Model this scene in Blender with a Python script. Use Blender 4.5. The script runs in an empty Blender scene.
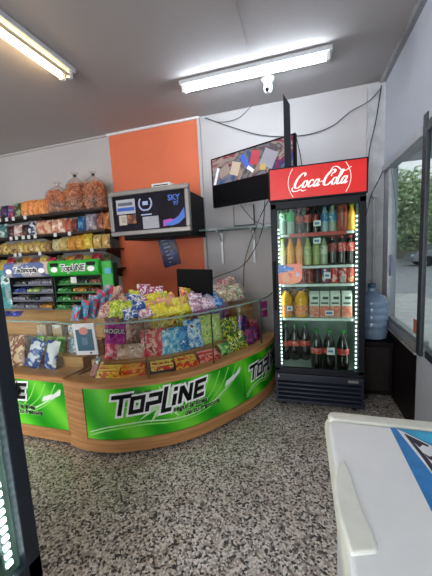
import bpy, bmesh, math, random
from mathutils import Vector, Matrix
random.seed(7)
PI = math.pi
col = bpy.context.scene.collection
scn = bpy.context.scene

def srgb(c):
    if isinstance(c, str):
        c = tuple(int(c[i:i+2], 16) / 255 for i in (0, 2, 4))
    return tuple(((v / 12.92) if v <= .04045 else ((v + .055) / 1.055) ** 2.4) for v in c) + (1,)

# ------------------------------------------------------------------ camera
cam_d = bpy.data.cameras.new('camera'); cam = bpy.data.objects.new('camera', cam_d); col.objects.link(cam)
scn.camera = cam
cam_d.sensor_fit = 'HORIZONTAL'; cam_d.sensor_width = 36; cam_d.lens = 36 * 289.21 / 432
cam_d.clip_start = .02; cam_d.clip_end = 200
yaw, pitch, roll = -0.292914, 0.124129, -0.05322
f = Vector((math.sin(yaw) * math.cos(pitch), math.cos(yaw) * math.cos(pitch), -math.sin(pitch)))
r = Vector((math.cos(yaw), -math.sin(yaw), 0)); u = r.cross(f)
r2 = r * math.cos(roll) + u * math.sin(roll); u2 = -r * math.sin(roll) + u * math.cos(roll)
cam.matrix_world = Matrix(((r2.x, u2.x, -f.x, 0), (r2.y, u2.y, -f.y, 0), (r2.z, u2.z, -f.z, 1.35), (0, 0, 0, 1)))

# ------------------------------------------------------------------ world, sun, room and fill lights, exposure
w = bpy.data.worlds.new('world'); scn.world = w; w.use_nodes = True
wn = w.node_tree.nodes; wl = w.node_tree.links
bg = wn['Background']; bg.inputs[1].default_value = 1.0
tc = wn.new('ShaderNodeTexCoord'); nz = wn.new('ShaderNodeTexNoise'); nz.inputs['Scale'].default_value = 1.6
cr = wn.new('ShaderNodeValToRGB'); cr.color_ramp.elements[0].color = srgb('c9d4df'); cr.color_ramp.elements[1].color = srgb('f2f4f6')
wl.new(tc.outputs['Generated'], nz.inputs['Vector']); wl.new(nz.outputs[0], cr.inputs[0]); wl.new(cr.outputs[0], bg.inputs[0])
scn.view_settings.view_transform = 'Standard'; scn.view_settings.look = 'None'
scn.view_settings.gamma = 1; scn.view_settings.use_curve_mapping = False
scn.view_settings.exposure = 0.58

def area(name, loc, sx, sy, power, color, rot=(0, 0, 0)):
    l = bpy.data.lights.new(name, 'AREA'); l.shape = 'RECTANGLE'; l.size = sx; l.size_y = sy; l.energy = power; l.color = color
    o = bpy.data.objects.new(name, l); o.location = loc; o.rotation_euler = rot; col.objects.link(o); return o
TUBE_WHITE, TUBE_WARM, TUBE_REAR = 50, 30, 50   # emission of the ceiling tubes
area('added_front_fill', (-2.0, -3.15, 1.3), 4.2, 2.4, 150, (.97, .98, 1), (PI / 2, 0, 0))  # added fill lamp behind the camera, brightens the shop from the front

# ------------------------------------------------------------------ materials
MC = {}
def principled(name):
    m = bpy.data.materials.new(name); m.use_nodes = True
    return m, m.node_tree.nodes, m.node_tree.links, m.node_tree.nodes['Principled BSDF']
def mat(name, color, rough=.5, metal=0, var=.06, scale=18, emit=0, bump=0, trans=0, coat=0, ecol=None, spec=.5):
    if name in MC: return MC[name]
    m, n, l, b = principled(name)
    b.inputs['Roughness'].default_value = rough; b.inputs['Metallic'].default_value = metal
    if coat: b.inputs['Coat Weight'].default_value = coat; b.inputs['Coat Roughness'].default_value = .1
    b.inputs['Specular IOR Level'].default_value = spec
    c = srgb(color)
    t = n.new('ShaderNodeTexCoord'); nz = n.new('ShaderNodeTexNoise'); nz.inputs['Scale'].default_value = scale; nz.inputs['Detail'].default_value = 4
    rp = n.new('ShaderNodeValToRGB')
    rp.color_ramp.elements[0].position = .3; rp.color_ramp.elements[1].position = .7
    rp.color_ramp.elements[0].color = tuple(v * (1 - var * 1.5) for v in c[:3]) + (1,)
    rp.color_ramp.elements[1].color = tuple(min(1, v * (1 + var)) for v in c[:3]) + (1,)
    l.new(t.outputs['Object'], nz.inputs['Vector']); l.new(nz.outputs[0], rp.inputs[0]); l.new(rp.outputs[0], b.inputs['Base Color'])
    if emit:
        b.inputs['Emission Strength'].default_value = emit
        if ecol: b.inputs['Emission Color'].default_value = srgb(ecol)
        else: l.new(rp.outputs[0], b.inputs['Emission Color'])
    if bump:
        bp = n.new('ShaderNodeBump'); bp.inputs['Strength'].default_value = bump; bp.inputs['Distance'].default_value = .01
        l.new(nz.outputs[0], bp.inputs['Height']); l.new(bp.outputs[0], b.inputs['Normal'])
    if trans:
        tr = n.new('ShaderNodeBsdfTransparent'); tr.inputs[0].default_value = tuple(.35 + .65 * v for v in c[:3]) + (1,)
        mx = n.new('ShaderNodeMixShader'); mx.inputs[0].default_value = trans
        l.new(b.outputs[0], mx.inputs[1]); l.new(tr.outputs[0], mx.inputs[2]); l.new(mx.outputs[0], n['Material Output'].inputs[0])
    MC[name] = m; return m
def glass(name, tint, gloss=.07, rough=.02, gmax=.45):
    if name in MC: return MC[name]
    m = bpy.data.materials.new(name); m.use_nodes = True; n = m.node_tree.nodes; l = m.node_tree.links
    n.remove(n['Principled BSDF'])
    t = n.new('ShaderNodeBsdfTransparent'); t.inputs[0].default_value = srgb(tint)
    g = n.new('ShaderNodeBsdfGlossy'); g.inputs['Roughness'].default_value = rough; g.inputs[0].default_value = (.9, .95, .95, 1)
    fr = n.new('ShaderNodeLayerWeight'); fr.inputs[0].default_value = .25
    mp = n.new('ShaderNodeMapRange'); mp.inputs[1].default_value = 0; mp.inputs[2].default_value = 1; mp.inputs[3].default_value = gloss; mp.inputs[4].default_value = gmax
    mx = n.new('ShaderNodeMixShader')
    l.new(fr.outputs['Fresnel'], mp.inputs[0]); l.new(mp.outputs[0], mx.inputs[0]); l.new(t.outputs[0], mx.inputs[1]); l.new(g.outputs[0], mx.inputs[2])
    l.new(mx.outputs[0], n['Material Output'].inputs[0]); MC[name] = m; return m
def wrap(*cols, scale=22, rough=.28, seed=0, trans=0):
    """printed plastic wrapper: patches of flat ink colours"""
    key = 'wrap_' + '_'.join(cols) + '_%g_%g' % (scale, trans)
    if key in MC: return MC[key]
    m, n, l, b = principled('printed_wrapper')
    b.inputs['Roughness'].default_value = rough
    t = n.new('ShaderNodeTexCoord'); oi = n.new('ShaderNodeObjectInfo'); ad = n.new('ShaderNodeVectorMath'); ad.operation = 'ADD'
    sc = n.new('ShaderNodeVectorMath'); sc.operation = 'SCALE'; sc.inputs['Scale'].default_value = 9
    nz = n.new('ShaderNodeTexNoise'); nz.inputs['Scale'].default_value = scale; nz.inputs['Detail'].default_value = 3
    l.new(oi.outputs['Random'], sc.inputs[0]); l.new(t.outputs['Object'], ad.inputs[0]); l.new(sc.outputs[0], ad.inputs[1]); l.new(ad.outputs[0], nz.inputs['Vector'])
    rp = n.new('ShaderNodeValToRGB'); rp.color_ramp.interpolation = 'CONSTANT'
    e = rp.color_ramp.elements; k = len(cols)
    ps = {2: [0, .56], 3: [0, .5, .62], 4: [0, .42, .54, .64], 5: [0, .4, .48, .56, .64]}[k]
    e[0].position = 0; e[0].color = srgb(cols[0]); e[1].position = ps[1]; e[1].color = srgb(cols[1])
    for i in range(2, k):
        q = e.new(ps[i]); q.color = srgb(cols[i])
    l.new(nz.outputs[0], rp.inputs[0]); l.new(rp.outputs[0], b.inputs['Base Color'])
    bp = n.new('ShaderNodeBump'); bp.inputs['Strength'].default_value = .5; bp.inputs['Distance'].default_value = .006
    n2 = n.new('ShaderNodeTexNoise'); n2.inputs['Scale'].default_value = scale * 1.6
    l.new(ad.outputs[0], n2.inputs['Vector']); l.new(n2.outputs[0], bp.inputs['Height']); l.new(bp.outputs[0], b.inputs['Normal'])
    if trans:
        tr = n.new('ShaderNodeBsdfTransparent'); mx = n.new('ShaderNodeMixShader'); mx.inputs[0].default_value = trans
        l.new(b.outputs[0], mx.inputs[1]); l.new(tr.outputs[0], mx.inputs[2]); l.new(mx.outputs[0], n['Material Output'].inputs[0])
    MC[key] = m; return m
def wood(name, c1, c2, sx=2, sy=2, sz=40):
    if name in MC: return MC[name]
    m, n, l, b = principled(name); b.inputs['Roughness'].default_value = .45
    t = n.new('ShaderNodeTexCoord'); mp = n.new('ShaderNodeMapping'); mp.inputs['Scale'].default_value = (sx, sy, sz)
    nz = n.new('ShaderNodeTexNoise'); nz.inputs['Scale'].default_value = 1.5; nz.inputs['Detail'].default_value = 6
    rp = n.new('ShaderNodeValToRGB'); rp.color_ramp.elements[0].position = .3; rp.color_ramp.elements[1].position = .7
    rp.color_ramp.elements[0].color = srgb(c1); rp.color_ramp.elements[1].color = srgb(c2)
    l.new(t.outputs['Object'], mp.inputs[0]); l.new(mp.outputs[0], nz.inputs['Vector']); l.new(nz.outputs[0], rp.inputs[0]); l.new(rp.outputs[0], b.inputs['Base Color'])
    MC[name] = m; return m
def terrazzo():
    m, n, l, b = principled('terrazzo'); b.inputs['Roughness'].default_value = .32
    t = n.new('ShaderNodeTexCoord')
    nz = n.new('ShaderNodeTexNoise'); nz.inputs['Scale'].default_value = 60; nz.inputs['Detail'].default_value = 2
    mixv = n.new('ShaderNodeMix'); mixv.data_type = 'VECTOR'; mixv.inputs[0].default_value = .006
    l.new(t.outputs['Object'], nz.inputs['Vector']); l.new(t.outputs['Object'], mixv.inputs[4]); l.new(nz.outputs['Color'], mixv.inputs[5])
    v = n.new('ShaderNodeTexVoronoi'); v.inputs['Scale'].default_value = 105
    l.new(mixv.outputs[1], v.inputs['Vector'])
    sp = n.new('ShaderNodeSeparateColor'); l.new(v.outputs['Color'], sp.inputs[0])
    rp = n.new('ShaderNodeValToRGB'); rp.color_ramp.interpolation = 'CONSTANT'; e = rp.color_ramp.elements
    e[0].position = 0; e[0].color = srgb('2a2826'); e[1].position = .17; e[1].color = srgb('6a655f')
    for p, c in ((.30, '9c968e'), (.44, 'c4beb6'), (.64, 'e2ddd6'), (.88, 'b0a292')):
        q = e.new(p); q.color = srgb(c)
    l.new(sp.outputs[0], rp.inputs[0])
    # grout joints of 40 cm tiles and large soft wear stains
    br = n.new('ShaderNodeTexBrick'); br.offset = 0; br.inputs['Scale'].default_value = 1; br.inputs['Mortar Size'].default_value = .0035
    br.inputs['Brick Width'].default_value = .4; br.inputs['Row Height'].default_value = .4
    l.new(t.outputs['Object'], br.inputs['Vector'])
    mj = n.new('ShaderNodeMix'); mj.data_type = 'RGBA'; mj.inputs[7].default_value = srgb('6e6a64')
    m2 = n.new('ShaderNodeMath'); m2.operation = 'MULTIPLY'; m2.inputs[1].default_value = .35
    l.new(br.outputs['Fac'], m2.inputs[0]); l.new(m2.outputs[0], mj.inputs[0]); l.new(rp.outputs[0], mj.inputs[6])
    n3 = n.new('ShaderNodeTexNoise'); n3.inputs['Scale'].default_value = 2.2; n3.inputs['Detail'].default_value = 3
    l.new(t.outputs['Object'], n3.inputs['Vector'])
    r3 = n.new('ShaderNodeValToRGB'); r3.color_ramp.elements[0].position = .3; r3.color_ramp.elements[0].color = (.72, .70, .67, 1); r3.color_ramp.elements[1].position = .65; r3.color_ramp.elements[1].color = (1, 1, 1, 1)
    l.new(n3.outputs[0], r3.inputs[0])
    mm = n.new('ShaderNodeMix'); mm.data_type = 'RGBA'; mm.blend_type = 'MULTIPLY'; mm.inputs[0].default_value = 1
    l.new(mj.outputs[2], mm.inputs[6]); l.new(r3.outputs[0], mm.inputs[7]); l.new(mm.outputs[2], b.inputs['Base Color'])
    return m

WALL = mat('painted_plaster', 'b9b6b6', .8, var=.04, scale=1.3, bump=.05)
CEIL = mat('ceiling_paint', 'aba7a6', .85, var=.03, scale=.8)
RWALL = mat('side_wall_paint', 'b4b8c2', .7, var=.03, scale=1.2)
ORANGE = mat('orange_paint', 'df744f', .75, var=.05, scale=2.5)
WOOD = wood('counter_wood', 'a06c3c', 'c99560')
WOODP = wood('display_deck_wood', 'ab7c48', 'cf9f68')
BLACK = mat('black_plastic', '0b0c0f', .5, spec=.12)
BLACKM = mat('black_metal', '181c22', .45, spec=.2)
NAVY = mat('dark_blue_plastic', '161c2a', .45)
SILVER = mat('silver_plastic', '8c8a88', .35, metal=.35)
ALU = mat('aluminium', 'b0b3b6', .4, metal=.4)
WHITE = mat('white_plastic', 'e4e6e6', .4)
DARKW = mat('dark_panel_wood', '171112', .5, spec=.2, var=.25, scale=6)
GLASS = glass('clear_glass', 'eef6f2', .03)
DGLASS = glass('display_glass', 'f8fbf9', .012, gmax=.10)
EDGE = mat('glass_edge_green', '2c3f38', .2)
STEEL = mat('dark_steel', '34393e', .45, metal=.4)

# ------------------------------------------------------------------ mesh helpers
class MB:
    def __init__(s): s.v = []; s.f = []; s.m = []; s.uv = None
    def add(s, vs, fs, mi=0):
        o = len(s.v); s.v += [tuple(p) for p in vs]; s.f += [tuple(i + o for i in q) for q in fs]; s.m += [mi] * len(fs); return s
    def box(s, x0, x1, y0, y1, z0, z1, mi=0):
        vs = [(x0, y0, z0), (x1, y0, z0), (x1, y1, z0), (x0, y1, z0), (x0, y0, z1), (x1, y0, z1), (x1, y1, z1), (x0, y1, z1)]
        return s.add(vs, [(0, 3, 2, 1), (4, 5, 6, 7), (0, 1, 5, 4), (1, 2, 6, 5), (2, 3, 7, 6), (3, 0, 4, 7)], mi)
    def lathe(s, prof, n=16, c=(0, 0, 0), mi=0):
        vs = []; fs = []
        for (rr, z) in prof:
            for k in range(n):
                a = 2 * PI * k / n; vs.append((c[0] + rr * math.cos(a), c[1] + rr * math.sin(a), c[2] + z))
        for i in range(len(prof) - 1):
            for k in range(n):
                k2 = (k + 1) % n; fs.append((i * n + k, i * n + k2, (i + 1) * n + k2, (i + 1) * n + k))
        fs.append(tuple(reversed(range(n)))); fs.append(tuple((len(prof) - 1) * n + k for k in range(n)))
        return s.add(vs, fs, mi)
    def tube(s, pts, rad, n=8, mi=0):
        pts = [Vector(p) for p in pts]; vs = []; fs = []
        for i, p in enumerate(pts):
            t = (pts[min(i + 1, len(pts) - 1)] - pts[max(i - 1, 0)]).normalized()
            a = t.cross(Vector((0, 0, 1)) if abs(t.z) < .9 else Vector((1, 0, 0))).normalized(); b = t.cross(a)
            for k in range(n):
                q = 2 * PI * k / n; vs.append(p + a * rad * math.cos(q) + b * rad * math.sin(q))
        for i in range(len(pts) - 1):
            for k in range(n):
                k2 = (k + 1) % n; fs.append((i * n + k, i * n + k2, (i + 1) * n + k2, (i + 1) * n + k))
        fs.append(tuple(reversed(range(n)))); fs.append(tuple((len(pts) - 1) * n + k for k in range(n)))
        return s.add(vs, fs, mi)
    def prism(s, poly, y0, y1, mi=0, axis='y'):
        """poly in (x,z) extruded along y; axis 'x' -> poly in (y,z) along x; axis 'z' -> poly (x,y) along z"""
        k = len(poly)
        def P(a, b, t): return (a, t, b) if axis == 'y' else ((t, a, b) if axis == 'x' else (a, b, t))
        vs = [P(a, b, y0) for a, b in poly] + [P(a, b, y1) for a, b in poly]
        fs = [tuple(range(k)), tuple(reversed(range(k, 2 * k)))] + [(i, (i + k), (i + 1) % k + k, (i + 1) % k) for i in range(k)]
        return s.add(vs, fs, mi)
    def xf(s, M):
        s.v = [tuple(M @ Vector(p)) for p in s.v]; return s
    def build(s, name, mats, parent=None, smooth=False, bevel=0, world=True, seg=2):
        me = bpy.data.meshes.new(name); vs = s.v
        if parent is not None and world:
            o = Vector((0, 0, 0)); p = parent
            while p: o += Vector(p.location); p = p.parent
            vs = [tuple(Vector(q) - o) for q in vs]
        me.from_pydata(vs, [], s.f)
        for m in (mats if isinstance(mats, (list, tuple)) else [mats]): me.materials.append(m)
        me.polygons.foreach_set('material_index', s.m)
        bm = bmesh.new(); bm.from_mesh(me); bmesh.ops.recalc_face_normals(bm, faces=bm.faces); bm.to_mesh(me); bm.free()
        if smooth:
            me.polygons.foreach_set('use_smooth', [True] * len(me.polygons))
        o = bpy.data.objects.new(name, me); col.objects.link(o)
        if smooth:
            try: me.set_sharp_from_angle(angle=math.radians(40))
            except Exception: pass
        if parent is not None: o.parent = parent
        if bevel:
            b = o.modifiers.new('bevel', 'BEVEL'); b.width = bevel; b.segments = seg; b.limit_method = 'ANGLE'
        return o
def thing(name, label, cat, loc=(0, 0, 0), group=None, rot=(0, 0, 0)):
    o = bpy.data.objects.new(name, None); col.objects.link(o); o.empty_display_size = .05
    o.location = loc; o.rotation_euler = rot; o['label'] = label; o['category'] = cat
    if group: o['group'] = group
    return o
def tag(o, label, cat, group=None, kind=None):
    o['label'] = label; o['category'] = cat
    if group: o['group'] = group
    if kind: o['kind'] = kind
    return o
def struct(o, label=None):
    o['kind'] = 'structure'
    if label: o['label'] = label
    return o
def catmull(P, n=8):
    P = [Vector(p) for p in P]; Q = [2 * P[0] - P[1]] + P + [2 * P[-1] - P[-2]]; out = []
    for i in range(1, len(Q) - 2):
        a, b, c, d = Q[i - 1:i + 3]
        for k in range(n):
            t = k / n; out.append(.5 * ((2 * b) + (c - a) * t + (2 * a - 5 * b + 4 * c - d) * t * t + (3 * b - a - 3 * c + d) * t ** 3))
    out.append(P[-1]); return out
def text_mb(s, size, shear=0, off=0, align='LEFT', space=1):
    """letters as flat faces in (x,y); returns verts, faces"""
    c = bpy.data.curves.new('t', 'FONT'); c.body = s; c.size = size; c.shear = shear; c.offset = off; c.align_x = align; c.resolution_u = 3; c.space_character = space
    o = bpy.data.objects.new('t', c); col.objects.link(o)
    dg = bpy.context.evaluated_depsgraph_get(); me = bpy.data.meshes.new_from_object(o.evaluated_get(dg))
    vs = [(v.co.x, v.co.y) for v in me.vertices]; fs = [tuple(p.vertices) for p in me.polygons]
    bpy.data.objects.remove(o); bpy.data.curves.remove(c); bpy.data.meshes.remove(me)
    return vs, fs
def stroke(pts, wd, sq=0):
    """thick polyline with mitred corners -> list of quads (u,v)"""
    P = [Vector(p) for p in pts]; closed = (P[0] - P[-1]).length < 1e-6
    if closed: P = P[:-1]
    n = len(P); L = []; R = []
    for i in range(n):
        a = P[(i - 1) % n] if (closed or i > 0) else None; b = P[(i + 1) % n] if (closed or i < n - 1) else None
        p = P[i].copy()
        if a is None: d = (b - p).normalized(); nn = Vector((-d.y, d.x)); p -= d * sq; k = 1
        elif b is None: d = (p - a).normalized(); nn = Vector((-d.y, d.x)); p += d * sq; k = 1
        else:
            d1 = (p - a).normalized(); d2 = (b - p).normalized(); nn = (Vector((-d1.y, d1.x)) + Vector((-d2.y, d2.x))).normalized()
            k = 1 / max(.4, nn.dot(Vector((-d1.y, d1.x))))
        L.append(p + nn * wd / 2 * k); R.append(p - nn * wd / 2 * k)
    q = []
    for i in range(n if closed else n - 1):
        j = (i + 1) % n; q.append([L[i], L[j], R[j], R[i]])
    return q

# ------------------------------------------------------------------ the room
XW, YB, ZC, XL, YR = .74, 3.2, 2.82, -4.6, -3.2
struct(MB().box(XL, XW + .1, YR, YB + .1, -.1, 0).build('floor', terrazzo()))
struct(MB().box(XL, XW + .15, YR, YB + .12, ZC, ZC + .12).build('ceiling', CEIL))
struct(MB().box(XL, XW + .1, YB, YB + .12, 0, ZC).build('wall_back', WALL))
struct(MB().box(XL - .12, XL, YR, YB + .12, 0, ZC).build('wall_left', WALL))
struct(MB().box(XL, -4.2, YR - .12, YR, 0, ZC).box(.2, XW + .1, YR - .12, YR, 0, ZC).box(-4.2, .2, YR - .12, YR, 2.55, ZC).build('wall_rear', WALL), 'unseen rear wall with a wide opening added to let light in')  # unseen wall; its wide opening is added so more light reaches the interior
struct(MB().box(-4.25, -4.17, YR - .1, YR + .03, 0, 2.6).box(.17, .25, YR - .1, YR + .03, 0, 2.6).box(-4.25, .25, YR - .1, YR + .03, 2.52, 2.6).build('trim_9', STEEL), 'steel frame of the added rear opening')  # unseen frame around the opening added for light
WY0, WY1, WZ0, WZ1 = -1.6, 3.14, .60, 2.03
rw = MB()
rw.box(XW, XW + .12, YR, YB, WZ1 + .02, ZC).box(XW, XW + .12, YR, WY0, 0, WZ1 + .02).box(XW, XW + .12, WY1, YB, 0, WZ1 + .02)
rw.box(XW, XW + .12, WY0, 2.2, 0, WZ0 - .02)
struct(rw.build('wall_right', RWALL))
struct(MB().box(XW, XW + .12, 2.2, WY1, 0, WZ0 - .02).build('wall_right_dark', DARKW), 'dark painted stretch of wall below the window')
# orange painted field on the back wall
struct(MB().box(-2.21, -1.07, YB - .012, YB, 0, 2.80).build('trim_1', ORANGE))
struct(MB().box(-2.23, -1.05, YB - .03, YB, 2.795, 2.82).build('trim_2', WHITE))
struct(MB().box(-1.075, -1.045, YB - .03, YB, 0, 2.80).build('trim_3', WALL))
# ceiling seam cover strip
struct(MB().box(-.385, -.355, -1.5, 2.42, ZC - .012, ZC).build('trim_4', CEIL))
struct(MB().box(XW - .035, XW, -1.5, YB, ZC - .05, ZC).build('trim_5', mat('grey_conduit', '8f9092', .6)))
struct(MB().box(XL, -2.23, YB - .02, YB, ZC - .02, ZC).build('trim_6', WALL))
# corner pilaster
PIL = mat('pilaster_paint', 'b6b7b8', .7, var=.12, scale=9)
struct(MB().box(.60, XW, 3.12, YB, 0, ZC - .05).build('trim_7', PIL))

# far window: sill, frame, pane, slim mullion
win = thing('window_1', 'side window', 'window', (XW, 2.2, WZ0)); del win['category']; del win['label']; struct(win)
m = MB(); m.box(XW - .02, XW + .06, 2.2, WY1, WZ1 - .035, WZ1 + .02).box(XW + .005, XW + .05, WY1 - .16, WY1, WZ0, WZ1).box(XW + .0, XW + .05, 2.2, WY1, WZ0, WZ0 + .045).box(XW + .02, XW + .07, 2.2, WY1, WZ0 + .05, WZ0 + .075)
m.build('window_frame', ALU, win, bevel=.003)
MB().box(XW - .015, XW + .12, 2.2, WY1, WZ0 - .02, WZ0).build('window_sill', mat('sill_concrete', '9a9896', .8, var=.2, scale=30), win)
MB().box(XW + .03, XW + .036, 2.2, WY1 - .16, WZ0 + .05, WZ1 - .03).build('pane', glass('window_glass', 'eef2f2', .03, gmax=.16), win)
MB().box(XW + .045, XW + .065, WY1 - .02, WY1 - .0, WZ0, WZ1).build('window_jamb', ALU, win)
# near window behind the dark post
win = thing('window_2', 'side window', 'window', (XW, 0, WZ0)); del win['category']; del win['label']; struct(win)
m = MB(); m.box(XW - .02, XW + .06, WY0, 2.1, WZ1 - .035, WZ1 + .02).box(XW + .01, XW + .06, WY0, 2.1, WZ0, WZ0 + .05)
m.box(XW + .01, XW + .05, .2, .24, WZ0, WZ1)
m.build('window_frame', STEEL, win)
MB().box(XW + .008, XW + .013, WY0, 2.135, WZ0 + .05, WZ1 - .03).build('pane', glass('window_glass', 'eef2f2', .03, gmax=.16), win)
struct(MB().box(XW - .008, XW + .018, 2.14, 2.205, WZ0 - .01, WZ1 + .09).build('trim_8', mat('post_paint', '353b40', .5, metal=.2), bevel=.006), 'dark steel window post')

# ------------------------------------------------------------------ street outside
ASPH = mat('asphalt', '96989a', .9, var=.08, scale=2)
struct(MB().box(XW + .12, 60, -20, 70, -.30, -.14).box(-20, XW + .12, -20, YR - .12, -.30, -.14).build('floor_street', ASPH), 'grey street outside')
struct(MB().box(XW + .12, 3.0, -20, 9, -.14, -.06).build('floor_sidewalk', mat('paving', 'b9b7b2', .9, var=.1, scale=5)), 'pavement outside the window')
struct(MB().box(XW + .12, 2.6, -4, 3.7, 2.20, 2.30).build('ceiling_awning', mat('awning_grey', '8d9196', .8)), 'grey awning soffit outside the window')
def leaf_crown(mb, c, R, n, size, rnd):
    for _ in range(n):
        d = Vector((rnd.gauss(0, 1), rnd.gauss(0, 1), rnd.gauss(0, 1))).normalized() * (rnd.random() ** .4)
        p = Vector(c) + Vector((d.x * R[0], d.y * R[1], d.z * R[2]))
        a = Vector((rnd.gauss(0, 1), rnd.gauss(0, 1), rnd.gauss(0, .6))).normalized() * size * rnd.uniform(.6, 1.2); b = a.orthogonal().normalized() * size * .6
        mb.add([p - a, p + b, p + a, p - b], [(0, 1, 2, 3)], rnd.randrange(3))
LEAF = [mat('leaf_a', 'a2bb82', .6, var=.2), mat('leaf_b', 'c2d2a6', .6, var=.2), mat('leaf_c', '7c9866', .6, var=.2)]
BARK = mat('bark', '6a5f52', .9, var=.3, scale=12)
rnd = random.Random(3)
for (x, y, h, lab) in ((5.0, 19.5, 6.0, 'leafy green street tree seen through the side window, nearest the window frame'),
                       (6.8, 25.5, 6.5, 'tall green tree with pale trunk behind the parked car'),
                       (11.0, 22.5, 6.2, 'green tree at the right, beyond the car and the dark window post')):
    t = thing('street_tree', lab, 'tree', (x, y, -.14))
    MB().tube([(x, y, -.14), (x + .05, y, h * .3), (x - .05, y + .1, h * .6)], .16, 8).build('trunk', BARK, t, smooth=True)
    m = MB()
    for k in range(9):
        leaf_crown(m, (x + rnd.uniform(-1.3, 1.3), y + rnd.uniform(-.9, .9), h * .50 + rnd.uniform(-.9, 1.8)), (1.5, 1.2, 1.1), 560, .16, rnd)
    m.build('foliage', LEAF, t)
hd = thing('hedge', 'long dark green hedge bank at the far side of the street', 'hedge', (8, 27, -.14))
m = MB()
for k in range(12):
    leaf_crown(m, (2 + k * 1.2, 29.5, 2.2 + rnd.uniform(0, 1)), (1.4, 1.0, 2.6), 420, .2, rnd)
m.build('foliage', LEAF, hd)
for k in range(5): MB().tube([(3 + 2.4 * k, 29.5, -.14), (3 + 2.4 * k, 29.5, 2)], .1, 6).build('stem', BARK, hd)
bl = thing('building', 'pale beige building beyond the trees across the street', 'building', (8, 33, -.14))
MB().box(-2, 20, 32, 38, -.14, 7).build('facade', mat('beige_render', 'b3a894', .9), bl)
for k in range(6):
    wf = MB().box(0 + 3 * k, 1.2 + 3 * k, 31.93, 32, 1, 2.6).build('window', mat('dark_pane', '4b5560', .2), bl)
# parked car (side-on)
cx, cy, cz = 8.3, 20.6, -.14
car = thing('car', 'grey hatchback parked on the street, seen through the side window', 'car', (cx, cy, cz))
CARP = mat('car_paint', '8a8f94', .3, metal=.4)
prof = [(-2.0, .28), (-2.02, .62), (-1.85, .80), (-1.15, .93), (-.55, 1.36), (.75, 1.42), (1.45, 1.05), (1.9, .98), (2.0, .6), (1.98, .28)]
MB().prism([(cx + a, cz + b) for a, b in prof], cy - .85, cy + .85).build('body', CARP, car, bevel=.06)
for (x0, x1) in ((-.75, .02), (.1, 1.0)):
    a = [(cx + x0 + (.0 if x0 > 0 else -.18), cz + .95), (cx + x1, cz + .95), (cx + x1 - (.2 if x1 > .5 else 0), cz + 1.3), (cx + x0 + (.05 if x0 > 0 else .25), cz + 1.3)]
    MB().prism(a, cy - .862, cy - .845).build('window', mat('car_glass', '1d2429', .1), car)
for sx in (-1.25, 1.25):
    for sy in (-1, 1):
        m = MB().lathe([(.18, -.09), (.30, -.09), (.31, -.05), (.31, .05), (.30, .09), (.18, .09)], 20)
        m.xf(Matrix.Translation((cx + sx, cy + sy * .78, cz + .31)) @ Matrix.Rotation(PI / 2, 4, 'X'))
        wh = m.build('wheel', mat('tyre', '1b1b1d', .8), car, smooth=True)
MB().box(cx - 2.03, cx - 1.95, cy - .8, cy - .5, cz + .6, cz + .72).build('headlight', mat('lamp_glass', 'e8e8e2', .2), car)

# ------------------------------------------------------------------ ceiling lights and camera
def tube_light(lab, c, length, along, strength, ecol, offs):
    cx, cy, cz = c; t = thing('ceiling_tube_light', lab, 'ceiling light', (cx, cy, ZC))
    def bx(l0, l1, w0, w1, z0, z1):
        return MB().box(cx + l0, cx + l1, cy + w0, cy + w1, z0, z1) if along == 'x' else MB().box(cx + w0, cx + w1, cy + l0, cy + l1, z0, z1)
    h = length / 2
    bx(-h - .03, h + .03, -.075, .075, ZC - .035, ZC).build('housing', mat('lamp_housing', 'c9cdd0', .4), t, bevel=.006)
    for s in (-1, 1):
        for o in offs:
            bx(s * h - .015, s * h + .015, o - .018, o + .018, cz - .02, ZC - .035).build('lamp_holder', WHITE, t, bevel=.003)
    for i, o in enumerate(offs):
        if along == 'x': P = [(cx - h, cy + o, cz), (cx + h, cy + o, cz)]
        else: P = [(cx + o, cy - h, cz), (cx + o, cy + h, cz)]
        lit = i == 0
        MB().tube(P, .013, 12).build('tube', mat('lit_tube_' + ecol, ecol, .3, emit=strength, var=0) if lit else mat('unlit_tube', 'e0cfae', .3), t, smooth=True)
    return t
tube_light('white fluorescent tube light on the ceiling above the drinks fridge', (-.375, 2.57, ZC - .068), 1.17, 'x', TUBE_WHITE, 'eaf4ff', (-.03,))
tube_light('warm yellow fluorescent tube light at the top left of the ceiling', (-1.735, 1.44, ZC - .06), 1.17, 'y', TUBE_WARM, 'ffd9a0', (-.035, .035))
tube_light('white fluorescent tube light at the rear of the shop', (-1.0, -1.0, ZC - .06), 1.17, 'x', TUBE_REAR, 'f2f6ff', (0,))
cc = thing('security_camera', 'small white dome security camera hanging from the ceiling', 'camera', (-.26, 2.75, ZC))
MB().lathe([(.055, 0), (.055, -.02), (.04, -.03)], 20, (-.26, 2.75, ZC)).build('mount', WHITE, cc, smooth=True)
MB().lathe([(.036, -.025), (.036, -.06), (.04, -.075), (.038, -.10), (.02, -.125)], 20, (-.26, 2.75, ZC)).build('body', WHITE, cc, smooth=True)
m = MB().lathe([(.017, 0), (.017, .014), (.01, .015)], 14); m.xf(Matrix.Translation((-.265, 2.722, ZC - .105)) @ Matrix.Rotation(math.radians(115), 4, 'X')); m.build('lens', BLACK, cc, smooth=True)

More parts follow.
